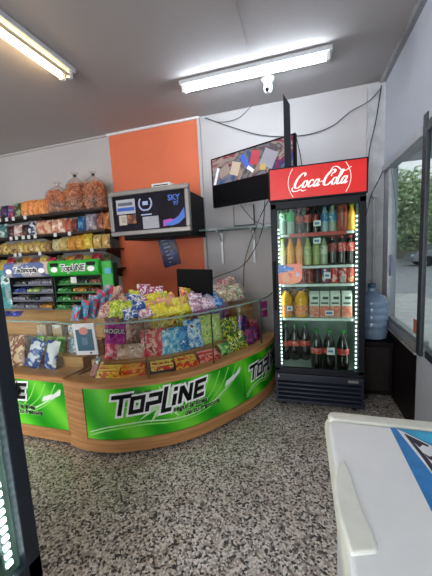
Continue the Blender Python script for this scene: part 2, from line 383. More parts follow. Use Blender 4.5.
# ------------------------------------------------------------------ counters
CP = catmull([(-1.62, 1.565, 0), (-1.54, 1.545, 0), (-1.45, 1.535, 0), (-1.29, 1.55, 0), (-1.13, 1.60, 0), (-.92, 1.71, 0), (-.78, 1.82, 0), (-.62, 2.01, 0), (-.44, 2.29, 0), (-.345, 2.50, 0), (-.30, 2.68, 0), (-.285, 2.86, 0)], 20)
CS = [0]
for a, b in zip(CP, CP[1:]): CS.append(CS[-1] + (b - a).length)
def cinterp(s):
    if s <= 0: return CP[0] + (CP[1] - CP[0]).normalized() * s
    if s >= CS[-1]: return CP[-1] + (CP[-1] - CP[-2]).normalized() * (s - CS[-1])
    lo = 0; hi = len(CS) - 1
    while hi - lo > 1:
        md = (lo + hi) // 2
        if CS[md] <= s: lo = md
        else: hi = md
    t = (s - CS[lo]) / (CS[hi] - CS[lo]); return CP[lo].lerp(CP[hi], t)
def ctan(s): return (cinterp(s + .03) - cinterp(s - .03)).normalized()
def curved(s, d, z):
    t = ctan(s); p = cinterp(s); return Vector((p.x - t.y * d, p.y + t.x * d, z))
def straight(s, d, z): return Vector((-3.3 + s, 1.58 + d, z))
def sweep(path, prof, s0, s1, n=None):
    n = n or max(1, int((s1 - s0) / .03)); k = len(prof); m = MB(); vs = []; fs = []
    for i in range(n + 1):
        s = s0 + (s1 - s0) * i / n
        vs += [path(s, d, z) for d, z in prof]
    for i in range(n):
        for j in range(k):
            j2 = (j + 1) % k; fs.append((i * k + j, i * k + j2, (i + 1) * k + j2, (i + 1) * k + j))
    fs.append(tuple(range(k))); fs.append(tuple(reversed([n * k + j for j in range(k)])))
    return m.add(vs, fs)
def rect(d0, d1, z0, z1): return [(d0, z0), (d1, z0), (d1, z1), (d0, z1)]
def decal(path, quads, d, mi=0, m=None, maxw=.03):
    """lay flat ink polygons (s,z) on the path surface, cut to follow the curve"""
    bm = bmesh.new()
    for q in quads:
        vv = [bm.verts.new((p[0], p[1], 0)) for p in q]
        try: bm.faces.new(vv)
        except Exception: pass
    xs = [v.co.x for v in bm.verts]; x = min(xs) + maxw
    while x < max(xs):
        bmesh.ops.bisect_plane(bm, geom=bm.verts[:] + bm.edges[:] + bm.faces[:], plane_co=(x, 0, 0), plane_no=(1, 0, 0)); x += maxw
    bm.verts.index_update(); m = m or MB()
    m.add([path(v.co.x, d, v.co.y) for v in bm.verts], [tuple(v.index for v in fc.verts) for fc in bm.faces], mi); bm.free()
    return m
def textquads(s, size, o, shear=0, off=0, space=1, rot=0):
    vs, fs = text_mb(s, size, shear, off, space=space)
    ca, sa = math.cos(rot), math.sin(rot)
    return [[(o[0] + vs[i][0] * ca - vs[i][1] * sa, o[1] + vs[i][0] * sa + vs[i][1] * ca) for i in fc] for fc in fs]
# block lettering of the gum logo: strokes in units of capital height
GL = {'T': ([[(0.02, .9), (.98, .9)], [(.52, .9), (.52, 0)]], .95), 'O': ([[(.1, .1), (.62, .1), (.62, .74), (.1, .74), (.1, .1)]], .78),
      'P': ([[(.1, .74), (.66, .74), (.66, .36), (.1, .36), (.1, 0)]], .80), 'L': ([[(.1, 1.0), (.1, -.14), (.52, -.14)]], .50),
      'i': ([[(.1, 0), (.1, .55)], [(.1, .68), (.1, .88)]], .30), 'N': ([[(.1, 0), (.1, .84)], [(.12, .80), (.60, .04)], [(.62, 0), (.62, .84)]], .82),
      'E': ([[(.66, .76), (.1, .76), (.1, .08), (.62, .08)], [(.1, .42), (.56, .42)]], .75)}
def gum_logo(o, width, h, wd, sq, rise=.06, sh=.22):
    word = ['T', 'O', 'P', 'L', 'i', 'N', 'E']; tot = sum(GL[c][1] for c in word); k = width / tot; x = 0; out = []
    for i, c in enumerate(word):
        st, adv = GL[c]
        for s in st:
            for q in stroke([(a, b) for a, b in s], wd, sq):
                out.append([(o[0] + (x + p.x) * k + sh * p.y * h, o[1] + p.y * h + rise * (x + p.x) * k) for p in q])
        x += adv
    return out
def green_mat(name, s0, s1, dark):
    m, n, l, b = principled(name); b.inputs['Roughness'].default_value = .25
    t = n.new('ShaderNodeTexCoord'); wv = n.new('ShaderNodeTexWave'); wv.bands_direction = 'DIAGONAL'; wv.inputs['Scale'].default_value = 1.3; wv.inputs['Distortion'].default_value = 3; wv.inputs['Detail'].default_value = 2
    l.new(t.outputs['Object'], wv.inputs['Vector'])
    rp = n.new('ShaderNodeValToRGB'); e = rp.color_ramp.elements
    e[0].color = srgb('169a12'); e[1].color = srgb('6fdc35'); q = e.new(.55); q.color = srgb('3fbe1e')
    l.new(wv.outputs[0], rp.inputs[0]); l.new(rp.outputs[0], b.inputs['Base Color'])
    return m
GREEN = green_mat('green_advert', 0, 1, 0)
LIME = mat('lime_ink', '8fe36a', .3); PALE = mat('pale_lime_ink', 'c9f2b4', .3); INKW = mat('white_ink', 'fbfdfb', .3); INKB = mat('black_ink', '0a0d0c', .4, spec=.2)
def advert(root, path, s0, s1, z0, z1, lo, width, h, slog, clip=None):
    pn = sweep(path, rect(-.004, .004, z0, z1), s0, s1).build('advert_panel', GREEN, root)
    lx, lz = lo; cxx = lx + width * .55; czz = lz + h * .45
    def clipq(qs):
        out = []
        for q in qs:
            if all(s0 + .005 <= p[0] <= s1 - .005 and z0 + .004 <= p[1] <= z1 - .004 for p in q): out.append(q)
        return out
    # starburst behind the logo
    qs = []; rr = random.Random(5)
    for k in range(26):
        a = 2 * PI * k / 26 + rr.uniform(-.06, .06); rx = width * .42 * rr.uniform(.75, 1.15); rz = h * 1.05 * rr.uniform(.7, 1.1)
        ca, sa = math.cos(a), math.sin(a)
        qs.append([(cxx - sa * .035, czz + ca * .012), (cxx + ca * rx, min(z1 - .006, max(z0 + .006, czz + sa * rz))), (cxx + sa * .035, czz - ca * .012)])
    decal(path, clipq(qs), -.0050).build('starburst', PALE, pn)
    # swooshes
    def swoosh(P, w0, w1):
        pts = catmull([(a, b, 0) for a, b in P], 10); q = []
        for i in range(len(pts) - 1):
            a = pts[i]; b = pts[i + 1]; t = (b - a).normalized(); nn = Vector((-t.y, t.x, 0)); f0 = i / len(pts); f1 = (i + 1) / len(pts)
            wa = w0 + (w1 - w0) * f0; wb = w0 + (w1 - w0) * f1
            q.append([(a + nn * wa)[:2], (b + nn * wb)[:2], (b - nn * wb)[:2], (a - nn * wa)[:2]])
        return clipq(q)
    L = s1 - s0
    big = [(s0 + .02, z0 + .05), (s0 + L * .14, z0 + .095), (s0 + L * .32, z0 + .115), (s0 + L * .5, z0 + .095), (s0 + L * .68, z0 + .11), (s0 + L * .84, z0 + .19), (s0 + L * .97, z0 + .315)]
    decal(path, swoosh(big, .004, .007), -.0052).build('swoosh', PALE, pn)
    decal(path, swoosh([(a, b - .022) for a, b in big], .007, .003), -.0052).build('swoosh', LIME, pn)
    for k in range(5):
        decal(path, swoosh([(s0 + L * (.50 + .07 * k), z0 + .10 + .01 * k), (s0 + L * (.60 + .07 * k), z0 + .20 + .01 * k), (s0 + L * (.66 + .07 * k), z1 - .02)], .003, .006), -.0048).build('swoosh', LIME, pn)
    # gum stick pictures
    gs = [[(s0 + L * .83, z0 + .205), (s0 + L * .90, z0 + .235), (s0 + L * .915, z0 + .275), (s0 + L * .845, z0 + .245)],
          [(s0 + L * .895, z0 + .225), (s0 + L * .965, z0 + .27), (s0 + L * .975, z0 + .31), (s0 + L * .91, z0 + .265)]]
    decal(path, clipq(gs), -.0056).build('gum_stick_picture', INKW, pn)
    W = .20
    decal(path, clipq(gum_logo(lo, width, h, W + .20, .10)), -.0064).build('logo_outline', INKW, pn)
    decal(path, clipq(gum_logo(lo, width, h, W, .0)), -.0074).build('logo_lettering', INKB, pn)
    decal(path, clipq(textquads('SIN AZUCARES', .021, (lx + width * .23, lz + h * .97), .2, .0006, rot=.06)), -.0080).build('small_lettering', INKB, pn)
    if slog:
        q = textquads('seguí la línea', .052, slog[0], .2, .0016, rot=.02) + textquads('de tu frescura', .052, slog[1], .2, .0016, rot=.02)
        q0 = textquads('seguí la línea', .052, slog[0], .2, .0045, rot=.02) + textquads('de tu frescura', .052, slog[1], .2, .0045, rot=.02)
        decal(path, clipq(q0), -.0064).build('slogan_outline', mat('pale_green_ink', 'b8eca0', .3), pn)
        decal(path, clipq(q), -.0072).build('slogan_lettering', INKB, pn)
    return pn
RIMZ0, RIMZ1, GT = .485, .52, .925
def counter(lab, path, s0, s1, adverts, seams, depth, loc):
    t = thing('display_counter', lab, 'counter', loc)
    sweep(path, rect(.03, depth - .03, 0, .04), s0 + .01, s1 - .01).build('plinth', BLACK, t)
    sweep(path, rect(.006, depth, .03, RIMZ0), s0, s1).build('carcass', WOOD, t)
    sweep(path, [(-.022, .022), (.03, .022), (.03, .10), (-.004, .10), (-.022, .085)], s0, s1).build('bottom_trim', WOOD, t)
    sweep(path, [(-.03, RIMZ0), (.07, RIMZ0), (.07, RIMZ1), (-.022, RIMZ1), (-.03, RIMZ1 - .008)], s0, s1).build('rim', WOOD, t)
    for (a, b) in adverts['stiles']: sweep(path, rect(-.010, .01, .10, RIMZ0), a, b).build('stile', WOOD, t)
    for a in adverts['panels']: advert(t, path, *a)
    # wooden display steps
    sweep(path, rect(.07, .20, RIMZ0, .505), s0 + .02, s1 - .02).build('display_deck', WOODP, t)
    sweep(path, rect(.20, .34, RIMZ0, .585), s0 + .02, s1 - .02).build('display_step', WOODP, t)
    sweep(path, rect(.34, depth - .02, RIMZ0, .665), s0 + .02, s1 - .02).build('display_step', WOODP, t)
    sweep(path, rect(depth - .015, depth, RIMZ0, GT - .01), s0, s1).build('back_board', WOODP, t)
    e = [s0] + seams + [s1]
    for a, b in zip(e, e[1:]):
        sweep(path, rect(.004, .010, RIMZ1, GT - .008), a + .002, b - .002).build('glass_front', DGLASS, t)
    for a in seams: sweep(path, rect(.001, .012, RIMZ1, GT - .006), a - .0022, a + .0022, 1).build('glass_joint', EDGE, t)
    sweep(path, rect(.0, depth, GT - .008, GT), s0, s1).build('glass_top', DGLASS, t)
    sweep(path, rect(-.002, .002, GT - .009, GT + .001), s0, s1).build('glass_edge', mat('glass_edge_pale', '8aa79c', .15), t)
    return t
CD = .47
ct = counter('curved wooden sweets counter with glass display and green gum adverts', curved, 0, 2.10,
        {'stiles': [(0, .17)], 'panels': [(.17, 1.425, .105, .475, (.345, .275), .69, .15, ((.78, .255), (.86, .207))), (1.435, 2.09, .105, .475, (1.47, .25), .62, .135, None)]},
        [.63, 1.13, 1.72], CD, (-1.0, 1.9, 0))
ct2 = counter('straight wooden counter section at the left with glass display and green gum advert', straight, .3, 1.665,
        {'stiles': [(1.645, 1.665)], 'panels': [(.32, 1.645, .105, .475, (.58, .275), .70, .15, ((1.08, .235), (1.12, .195)))]},
        [1.0], CD + .02, (-2.4, 1.8, 0))

# ------------------------------------------------------------------ sweets
def pouch(name, w, h, t, mats, loc, rot=(0, 0, 0), seed=0, parent=None, crimp=True):
    """pillow bag standing on its lower edge, facing -Y"""
    rr = random.Random(seed); nx, nz_ = 7, 9; vs = []; fs = []
    ph = rr.uniform(0, 6)
    for side in (-1, 1):
        for j in range(nz_ + 1):
            v = j / nz_ * 2 - 1
            for i in range(nx + 1):
                uu = i / nx * 2 - 1
                e = max(0, 1 - abs(uu) ** 2.4) ** .6 * max(0, 1 - (abs(v) / .86) ** 3 if abs(v) < .86 else 0) ** .55
                th = t / 2 * e * (1 + .16 * math.sin(5 * uu + 4 * v + ph)) + .0008
                pin = 1 - .06 * (1 - v * v) + .03 * (abs(v) > .86)
                vs.append((uu * w / 2 * pin, side * th, h / 2 * (v + 1) + .004 * math.sin(9 * uu + ph)))
    N = (nx + 1) * (nz_ + 1)
    for s in (0, 1):
        for j in range(nz_):
            for i in range(nx):
                a = s * N + j * (nx + 1) + i; q = (a, a + 1, a + nx + 2, a + nx + 1); fs.append(q if s == 0 else q[::-1])
    B = [(i) for i in range(nx + 1)] + [j * (nx + 1) + nx for j in range(1, nz_ + 1)] + [nz_ * (nx + 1) + i for i in range(nx - 1, -1, -1)] + [j * (nx + 1) for j in range(nz_ - 1, 0, -1)]
    for k in range(len(B)):
        a, b = B[k], B[(k + 1) % len(B)]; fs.append((a, a + N, b + N, b))
    m = MB(); m.add(vs, fs); o = m.build(name, mats, parent, smooth=True, world=False); o.location = loc; o.rotation_euler = rot; return o
def pouch_text(o, s, size, z, t, color, outline=None, w=0):
    vs, fs = text_mb(s, size, .1, .0012 if size > .02 else .0005, 'CENTER')
    if outline:
        v2, f2 = text_mb(s, size, .1, .0012 + size * .09, 'CENTER')
        m = MB(); m.add([(a, -t / 2 * 1.15 - .0015, z + b) for a, b in v2], f2); m.build('lettering_outline', outline, o, world=False)
    m = MB(); m.add([(a, -t / 2 * 1.15 - .003, z + b) for a, b in vs], fs); m.build('lettering', color, o, world=False)
ORD = ['leftmost', 'second from left', 'third from left', 'fourth from left', 'fifth from left', 'sixth from left', 'seventh from left', 'eighth from left', 'ninth from left', 'tenth from left', 'eleventh from left', 'twelfth from left', 'thirteenth from left', 'fourteenth from left', 'fifteenth from left', 'sixteenth from left', 'seventeenth from left', 'eighteenth from left', 'nineteenth from left', 'twentieth from left', 'twenty-first from left', 'twenty-second from left', 'twenty-third from left', 'twenty-fourth from left', 'twenty-fifth from left']
PINK = mat('pink_ink', 'd42c8c', .3); YEL = mat('yellow_ink', 'f0d93a', .3); REDI = mat('red_ink', 'c8202a', .3); BLUEI = mat('blue_ink', '2458b8', .3); GREENI = mat('green_ink', '2a8a3a', .3)
def at_curve(s, d, z, path=curved):
    p = path(s, d, z); t = (ctan(s) if path is curved else Vector((1, 0, 0))); a = math.atan2(t.y, t.x)
    return p, a - max(0, a - .7) * .8   # the bags at the far end are turned to face the customer
# low boxes of sweets on the deck: open trays filled with bars
BOXG = 'boxes of sweets along the counter deck'
for i, (s, c, lab) in enumerate(((.33, ('d8541c', 'e8c23a', 'b82a1a'), 'orange and yellow box of sweets'), (.52, ('d2401c', 'e8a03a', 'c02018'), 'orange-red box of sweets beside the first glass joint'),
                                 (.735, ('c02a1c', 'e6c860', '2a2624'), 'black-edged red and yellow box of chocolate bars'), (.94, ('d0382a', 'e8b84c', 'b4281e'), 'red and straw-yellow box of wafers'),
                                 (1.15, ('cc3a3a', 'e89a8a', 'b0262a'), 'pale red box of wafers'))):
    p, a = at_curve(s, .115, .507)
    t = thing('sweet_box', lab + '; %s on the deck' % ORD[i], 'sweets', p, BOXG, (0, 0, a))
    wd, dp, hh = .175, .095, .05; W1 = wrap(*c, scale=16)
    m = MB().box(-wd / 2, wd / 2, -dp / 2, -dp / 2 + .003, 0, .03).box(-wd / 2, wd / 2, dp / 2 - .003, dp / 2, 0, .06).box(-wd / 2, -wd / 2 + .003, -dp / 2, dp / 2, 0, .045).box(wd / 2 - .003, wd / 2, -dp / 2, dp / 2, 0, .045).box(-wd / 2, wd / 2, -dp / 2, dp / 2, 0, .003)
    m.build('tray', mat('tray_dark', '26242a', .4) if i == 2 else W1, t, world=False)
    for k in range(4):
        b = MB().box(-wd / 2 + .006, wd / 2 - .006, -dp / 2 + .006 + k * .019, -dp / 2 + .022 + k * .019, .006, .056 + .008 * k)
        b.build('bar', wrap(c[k % 2], c[1], c[2], scale=30), t, world=False, bevel=.004)
# upright chocolate bar by the stile
p, a = at_curve(.16, .10, .507)
t = thing('chocolate_bar', 'brown and black wrapped chocolate bar leaning upright beside the counter divider', 'chocolate bar', p, None, (math.radians(-14), math.radians(22), a))
MB().box(-.022, .022, -.006, .006, 0, .10).build('lower_wrapper', wrap('9a4a3a', 'c0705a', scale=30), t, world=False, bevel=.003)
MB().box(-.022, .022, -.006, .006, .10, .155).build('upper_wrapper', wrap('1c1a1c', 'd8d4cc', scale=45), t, world=False, bevel=.003)
# pouches on the lower step (row A), the upper step (row B)
def wr(c): return wrap(*c, scale=26)
rowA = [(.25, .10, .10, ('c23a5a', 'e88aa0', 'f0d8d0'), 'small pink ball-shaped bag of sweets', None), (.42, .13, .09, ('d8b49a', 'b88a78', 'ece0d4'), 'peach clear bag of sweets', None), (.53, .12, .09, ('d4a890', 'e8d0c0', 'a86a5a'), 'pale flesh-coloured bag of sweets', None),
        (.68, .17, .17, ('c8283a', 'd84a58', 'e8b0a0', '8a1a2a'), 'large red bag of sweets', None), (.87, .15, .16, ('3a8ac0', '7ac0e0', 'c8e4f0', '2a5a9a'), 'sky-blue bag of sweets', None), (.99, .11, .16, ('58a4d8', '2c6cb4', 'e0eef4'), 'narrow light-blue bag of sweets', None),
        (1.12, .14, .19, ('3a70c4', '9cc8e8', 'e6eef2', '6a5a40'), 'blue and white bag of sweets', None), (1.27, .11, .20, ('a8c858', 'd8e08c', '86a848'), 'tall yellow-green bag of sweets', None), (1.38, .10, .19, ('b4d070', 'e0e8a0', '98b850'), 'tall pale lime bag of sweets', None),
        (1.50, .12, .14, ('e0d830', '3a7a34', 'f2ec90', '2c2c20'), 'bright yellow bag of sweets with dark eyes', None), (1.62, .12, .14, ('e8dc38', '5a8a3a', 'f4eca0', '30301e'), 'bright yellow and green bag of sweets', None),
        (1.75, .11, .12, ('5a3a9a', 'c85a9a', '3a2c6a'), 'purple bag of sweets', None), (1.87, .11, .12, ('34307a', 'b83a5a', '6a5ab0'), 'dark blue and red bag of sweets', None), (1.99, .10, .13, ('a83a4a', 'd88a8a', '5a2a4a'), 'dull red bag of sweets near the fridge', None)]
for i, (s, w_, h_, c, lab, tx) in enumerate(rowA):
    p, a = at_curve(s, .245, .587)
    o = pouch('sweet_bag', w_ * 1.1, h_ * 1.22, .04, wr(c), p, (math.radians(-12), 0, a), i)
    tag(o, lab + '; %s on the lower step' % ORD[i], 'bag of sweets', 'bags of sweets on the lower display step')
p, a = at_curve(.345, .20, .70); p.z = .72
o = pouch('sweet_bag', .16, .16, .035, wrap('c42a9a', 'e05ab8', '8a2a8a', scale=20), p, (math.radians(-10), math.radians(3), a), 77)
tag(o, 'magenta bag of gummies with white lettering behind the glass, beside the phone sign', 'bag of sweets')
pouch_text(o, 'MOGUL', .046, .08, .035, INKW, mat('dark_purple_ink', '4a1040', .3)); 
p, a = at_curve(1.90, .05, .70)
o = pouch('sweet_bag', .10, .15, .02, wrap('b82a8a', 'd85aa8', '7a1a5a', scale=26), (p.x, p.y, .72), (0, 0, math.radians(52)), 78)
tag(o, 'small magenta gummy bag behind the glass at the right end of the counter', 'bag of sweets'); pouch_text(o, 'MOGUL', .022, .07, .02, INKW)
rowB = [(.06, ('5a3a5a', 'b8384a', '9a7a8a'), 'dusky red bag'), (.17, ('3a4a7a', 'b84a6a', '7a8aa8'), 'blue and red bag'), (.50, ('c8a08a', 'a85a4a', 'e0c8b8'), 'peach bag with red print'), (.61, ('c89a80', 'd8c0a8', 'a86450'), 'tan clear bag'),
        (.72, ('d8b82a', 'e8d860', 'a8882a'), 'golden yellow bag'), (.83, ('e0c830', 'c89a28', 'f0e070', '6a4a20'), 'yellow bag with brown print'), (.94, ('dcc428', 'b84a2a', 'f0e06a'), 'yellow bag with red print'), (1.05, ('e4cc30', '4a8a3a', 'f4e880'), 'yellow bag with green print'),
        (1.16, ('d8b42c', '7a3a20', 'ecd460'), 'amber bag with brown print'), (1.27, ('b83aa0', 'd870c0', '8a2a80'), 'magenta bag'), (1.38, ('c850a8', 'e090cc', '94388c'), 'bright pink bag'), (1.50, ('9a86b8', 'c8b8d8', '6a58a0'), 'lilac bag'),
        (1.61, ('8a6ab0', 'c0a0d0', '5a4090'), 'violet bag'), (1.72, ('b04a58', 'd89098', '7a2a4a'), 'rose red bag'), (1.83, ('a83a40', 'c86a60', '6a2430'), 'brick red bag')]
for i, (s, c, lab) in enumerate(rowB):
    p, a = at_curve(s, .375, .667)
    o = pouch('sweet_bag', .135 if s < 1.2 else .115, .215 + .014 * (i % 3), .035, wr(c), p, (math.radians(-12), 0, a + .05 * ((i % 3) - 1)), 40 + i)
    tag(o, lab + ' of sweets; %s on the upper step' % ORD[i], 'bag of sweets', 'bags of sweets on the upper display step')
p, a = at_curve(2.0, .30, .667)
# heap on the glass top, three rows
cols_top = [[('c83a5a', '3a6ab0', 'e8a0a8'), ('4aa0c8', 'c8405a', 'e8d8d8')],
            [('3a7a34', '88b050', '245a24'), ('4a8a3a', 'a0b868', '2a5a2a')],
            [('d8b8a0', 'b87a78', 'f0e4d8'), ('e0c4b0', 'c86a70', 'f4ece4')],
            [('2a5ab0', 'e8ecf0', '4a86c8'), ('a8c830', 'e4ec70', '6a9a28')],
            [('c87a9a', 'f0e8ec', '7a3a5a'), ('b04a78', 'f4ecf0', '8a5a70')],
            [('e0cc2c', 'f0e868', 'a8a030'), ('d8c428', 'e890a0', 'f4ec80')],
            [('e4d034', 'a8b43a', 'f2e870'), ('e8d83c', 'd85a78', 'f4ec90')],
            [('b88aa0', 'e8d8e0', '7a5a80'), ('6a80b0', 'e0d8e4', '9a6a90')],
            [('2a62b0', '7ab0d8', 'c8d8e8'), ('3a70b8', 'a0c0e0', '6a5a98')],
            [('a89878', 'd8c8b0', '5a7a4a'), ('b87a80', 'e4d4cc', '7a8a60')],
            [('7a8a5a', 'd8d0b8', 'b0607a'), ('88a070', 'e0d0c4', 'a84a60')],
            [('b0606a', 'd8c0b0', '6a7a58'), ('9a5a60', 'ccb8a8', '8a8a60')],
            [('a8706a', 'd4c4b4', '708058'), ('8a6a68', 'c8b4a4', '68704c')]]
cname = ['pink and blue', 'leaf green', 'peach and white', 'blue and lime', 'rose and white', 'lemon yellow', 'yellow and pink', 'mauve and white', 'deep blue', 'beige and green', 'olive and pink', 'dusty red and cream', 'muted red and olive']
rowsT = [('front', .08), ('second', .175), ('third', .27), ('back', .37)]
MCM = {('4aa0c8', 'c8405a', 'e8d8d8'): 'sky blue and red'}
for ri, (rn, d) in enumerate(rowsT):
    idx = 0
    for i in range(18):
        s = .13 + i * .104 + (ri % 2) * .05
        if ri == 0 and (i < 4 or s > 1.35): continue
        if ri == 1 and s > 1.65: continue
        if abs(s - 1.0) < .13 and ri == 3: continue
        fi = max(0, min(12, int(s / .152 + random.uniform(-.7, .7))))
        if s > .3 and fi == 0: fi = 3
        c = cols_top[fi][random.randrange(2)]
        hgt = (.085, .12, .155, .185)[ri] * (1 if s < 1.5 else .85) * random.uniform(.85, 1.15)
        if fi == 1: hgt *= .75
        p, a = at_curve(s, d, GT + .001)
        wd_ = random.uniform(.10, .125)
        o = pouch('sweet_bag', wd_, hgt, .045, wrap(*c, scale=34), p, (math.radians(random.uniform(-42, -24) if ri < 3 else -15), math.radians(random.uniform(-14, 14)), a + random.uniform(-.35, .35)), 90 + i + 20 * ri)
        tag(o, '%s bag of sweets, %s in %s row of the heap' % (cname[fi], ORD[idx], rn), 'bag of sweets', 'bags of sweets heaped on the glass top'); idx += 1
        if ri in (1, 2) and fi in (2, 4, 6) and i % 2 == 0: pouch_text(o, 'MOGUL', .024, hgt * .42, .045, GREENI if fi == 2 else PINK, INKW)
# column of pink and blue packets at the left end of the glass top
for k in range(5):
    p, a = at_curve(.10 + .035 * k, .05 + .045 * k, GT + .001)
    o = pouch('lollipop_packet', .075, .11 + .03 * k, .03, wrap('c8445a', '4aa6cc', 'e8b0b8', scale=24), p, (math.radians(-12), math.radians(8), a), 200 + k)
    tag(o, 'red and light-blue sweet packet, %s in the rising stack' % ['first and lowest', 'second', 'third', 'fourth', 'fifth and tallest'][k], 'sweet packet', 'red and blue packets stacked on the glass top')
for i, (s, d, w_, h_, c, lab) in enumerate(((1.34, .10, .10, .10, ('3a8a4a', '9ac86a', 'd8e0a0'), 'green bag of sweets lying low'), (1.44, .10, .12, .15, ('e8dc30', '2c6a2c', 'f4f0a0', '20201a'), 'bright yellow bag with dark spots'), (1.55, .10, .12, .15, ('ecdc34', '3a7a34', 'e8a040', '20201a'), 'yellow and green bag with orange patches'),
                                       (1.68, .11, .12, .12, ('3a2c7a', 'b83a6a', '7a60b8'), 'indigo and pink bag'), (1.80, .11, .12, .13, ('4a2c6a', 'c04a5a', '8a70c0'), 'violet and red bag'), (1.91, .12, .12, .15, ('a82c44', '4a3a7a', 'd88a90'), 'crimson bag with blue patches'), (2.0, .13, .11, .17, ('b04a5a', 'd8a0a0', '6a2a4a'), 'dusty rose bag'))):
    p, a = at_curve(s, d, .507)
    o = pouch('sweet_bag', w_, h_, .045, wrap(*c, scale=30), p, (math.radians(-22), math.radians((-6, 5)[i % 2]), a), 500 + i)
    tag(o, lab + ' at the right of the deck; %s' % ORD[i], 'bag of sweets', 'bags of sweets at the right of the front deck')
# cardboard box at the right end
p, a = at_curve(1.96, .30, .667)
t = thing('cardboard_box', 'brown cardboard box inside the right end of the glass display', 'box', p, None, (0, 0, a))
MB().box(-.11, .11, -.06, .06, 0, .18).build('carton', mat('cardboard', '9a7048', .8, var=.15), t, world=False, bevel=.003)
MB().box(-.11, .11, -.062, -.06, .10, .13).build('tape_strip', mat('brown_tape', 'b48a58', .3), t, world=False)
# phone-top-up sign hung on the counter glass
p, a = at_curve(.245, -.006, .715)
t = thing('phone_sign', 'white framed teal sign shaped like a phone, stuck on the counter glass', 'sign', p, None, (0, math.radians(-3), a))
MB().box(-.082, .082, -.006, .004, 0, .215).build('frame', WHITE, t, world=False, bevel=.004)
MB().box(-.062, .062, -.0075, -.006, .03, .175).build('screen_print', mat('teal_print', '1d5a72', .3, var=.1), t, world=False)
MB().add([(.034 * math.cos(q * PI / 10), -.0085, .165 + .026 * math.sin(q * PI / 10)) for q in range(20)], [tuple(range(20))]).build('round_emblem', mat('coral_ink', 'd88a80', .4), t, world=False)
MB().box(-.022, .022, -.0088, -.0075, .07, .12).build('picture', mat('blue_grey_ink', '587a92', .4), t, world=False)
MB().box(.025, .040, -.0075, -.006, .010, .020).build('button', INKB, t, world=False)

# left counter contents: snack bags and packets behind the glass
LC = [(-2.255, .17, .25, ('d8b890', '8a4a34', 'e8d8b8', 'b0805a'), 'clear bag of brown and cream biscuits', -8), (-2.07, .14, .23, ('dfe4ea', '2a4a9a', 'c8d0d8'), 'white and blue snack bag, leaning to the right', 16), (-1.90, .12, .22, ('e2e6ea', '24489c', 'b8c4d0'), 'white and blue snack bag standing beside the counter divider', 6)]
for i, (x, w_, h_, c, lab, ro) in enumerate(LC):
    o = pouch('snack_bag', w_, h_, .06, wrap(*c, scale=14), (x - math.sin(math.radians(ro)) * .1, 1.70, .509), (math.radians(-16), math.radians(ro), 0), 300 + i)
    tag(o, lab + ', in the left glass display', 'snack bag')
for i in range(5):
    o = pouch('gum_packet', .10, .13, .03, wrap('4a9a3a', 'a0cc70', 'd8e8b8', scale=25) if i not in (0, 4) else wrap('c8d4dc', '7a94a8', 'e8eef0', scale=25), (-2.28 + .115 * i, 1.85, .587), (math.radians(-10), 0, 0), 320 + i)
    tag(o, '%s packet behind the snack bags, %s in the left glass display' % ('pale green' if i not in (0, 4) else 'pale grey', ORD[i]), 'sweet packet', 'packets at the back of the left glass display')
for i in range(3):
    MBx = MB().box(-2.20 + .17 * i - .05, -2.20 + .17 * i + .05, 1.93, 2.0, .667, .80).build('carton', wrap('c8b090', 'e0e4e8', '7a8a9a', scale=14), bevel=.003)
    tag(MBx, 'small pale carton, %s on the back step of the left glass display' % ['left', 'middle', 'right'][i], 'carton', 'cartons on the back step of the left display')
for i, (x, c) in enumerate(((-2.42, ('7a3a24', 'c08a50')), (-2.31, ('1c2a7a', '3a4aa8')), (-2.19, ('20308a', '5a6ac0')))):
    o = pouch('sweet_bag', .10, .05, .035, wrap(*c), (x, 1.70, GT + .002), (math.radians(-50), 0, .1 * i), 340 + i)
    tag(o, '%s sachet lying on the left glass top in front of the gum rack' % ['brown', 'dark blue left-hand', 'dark blue right-hand'][i], 'sachet')

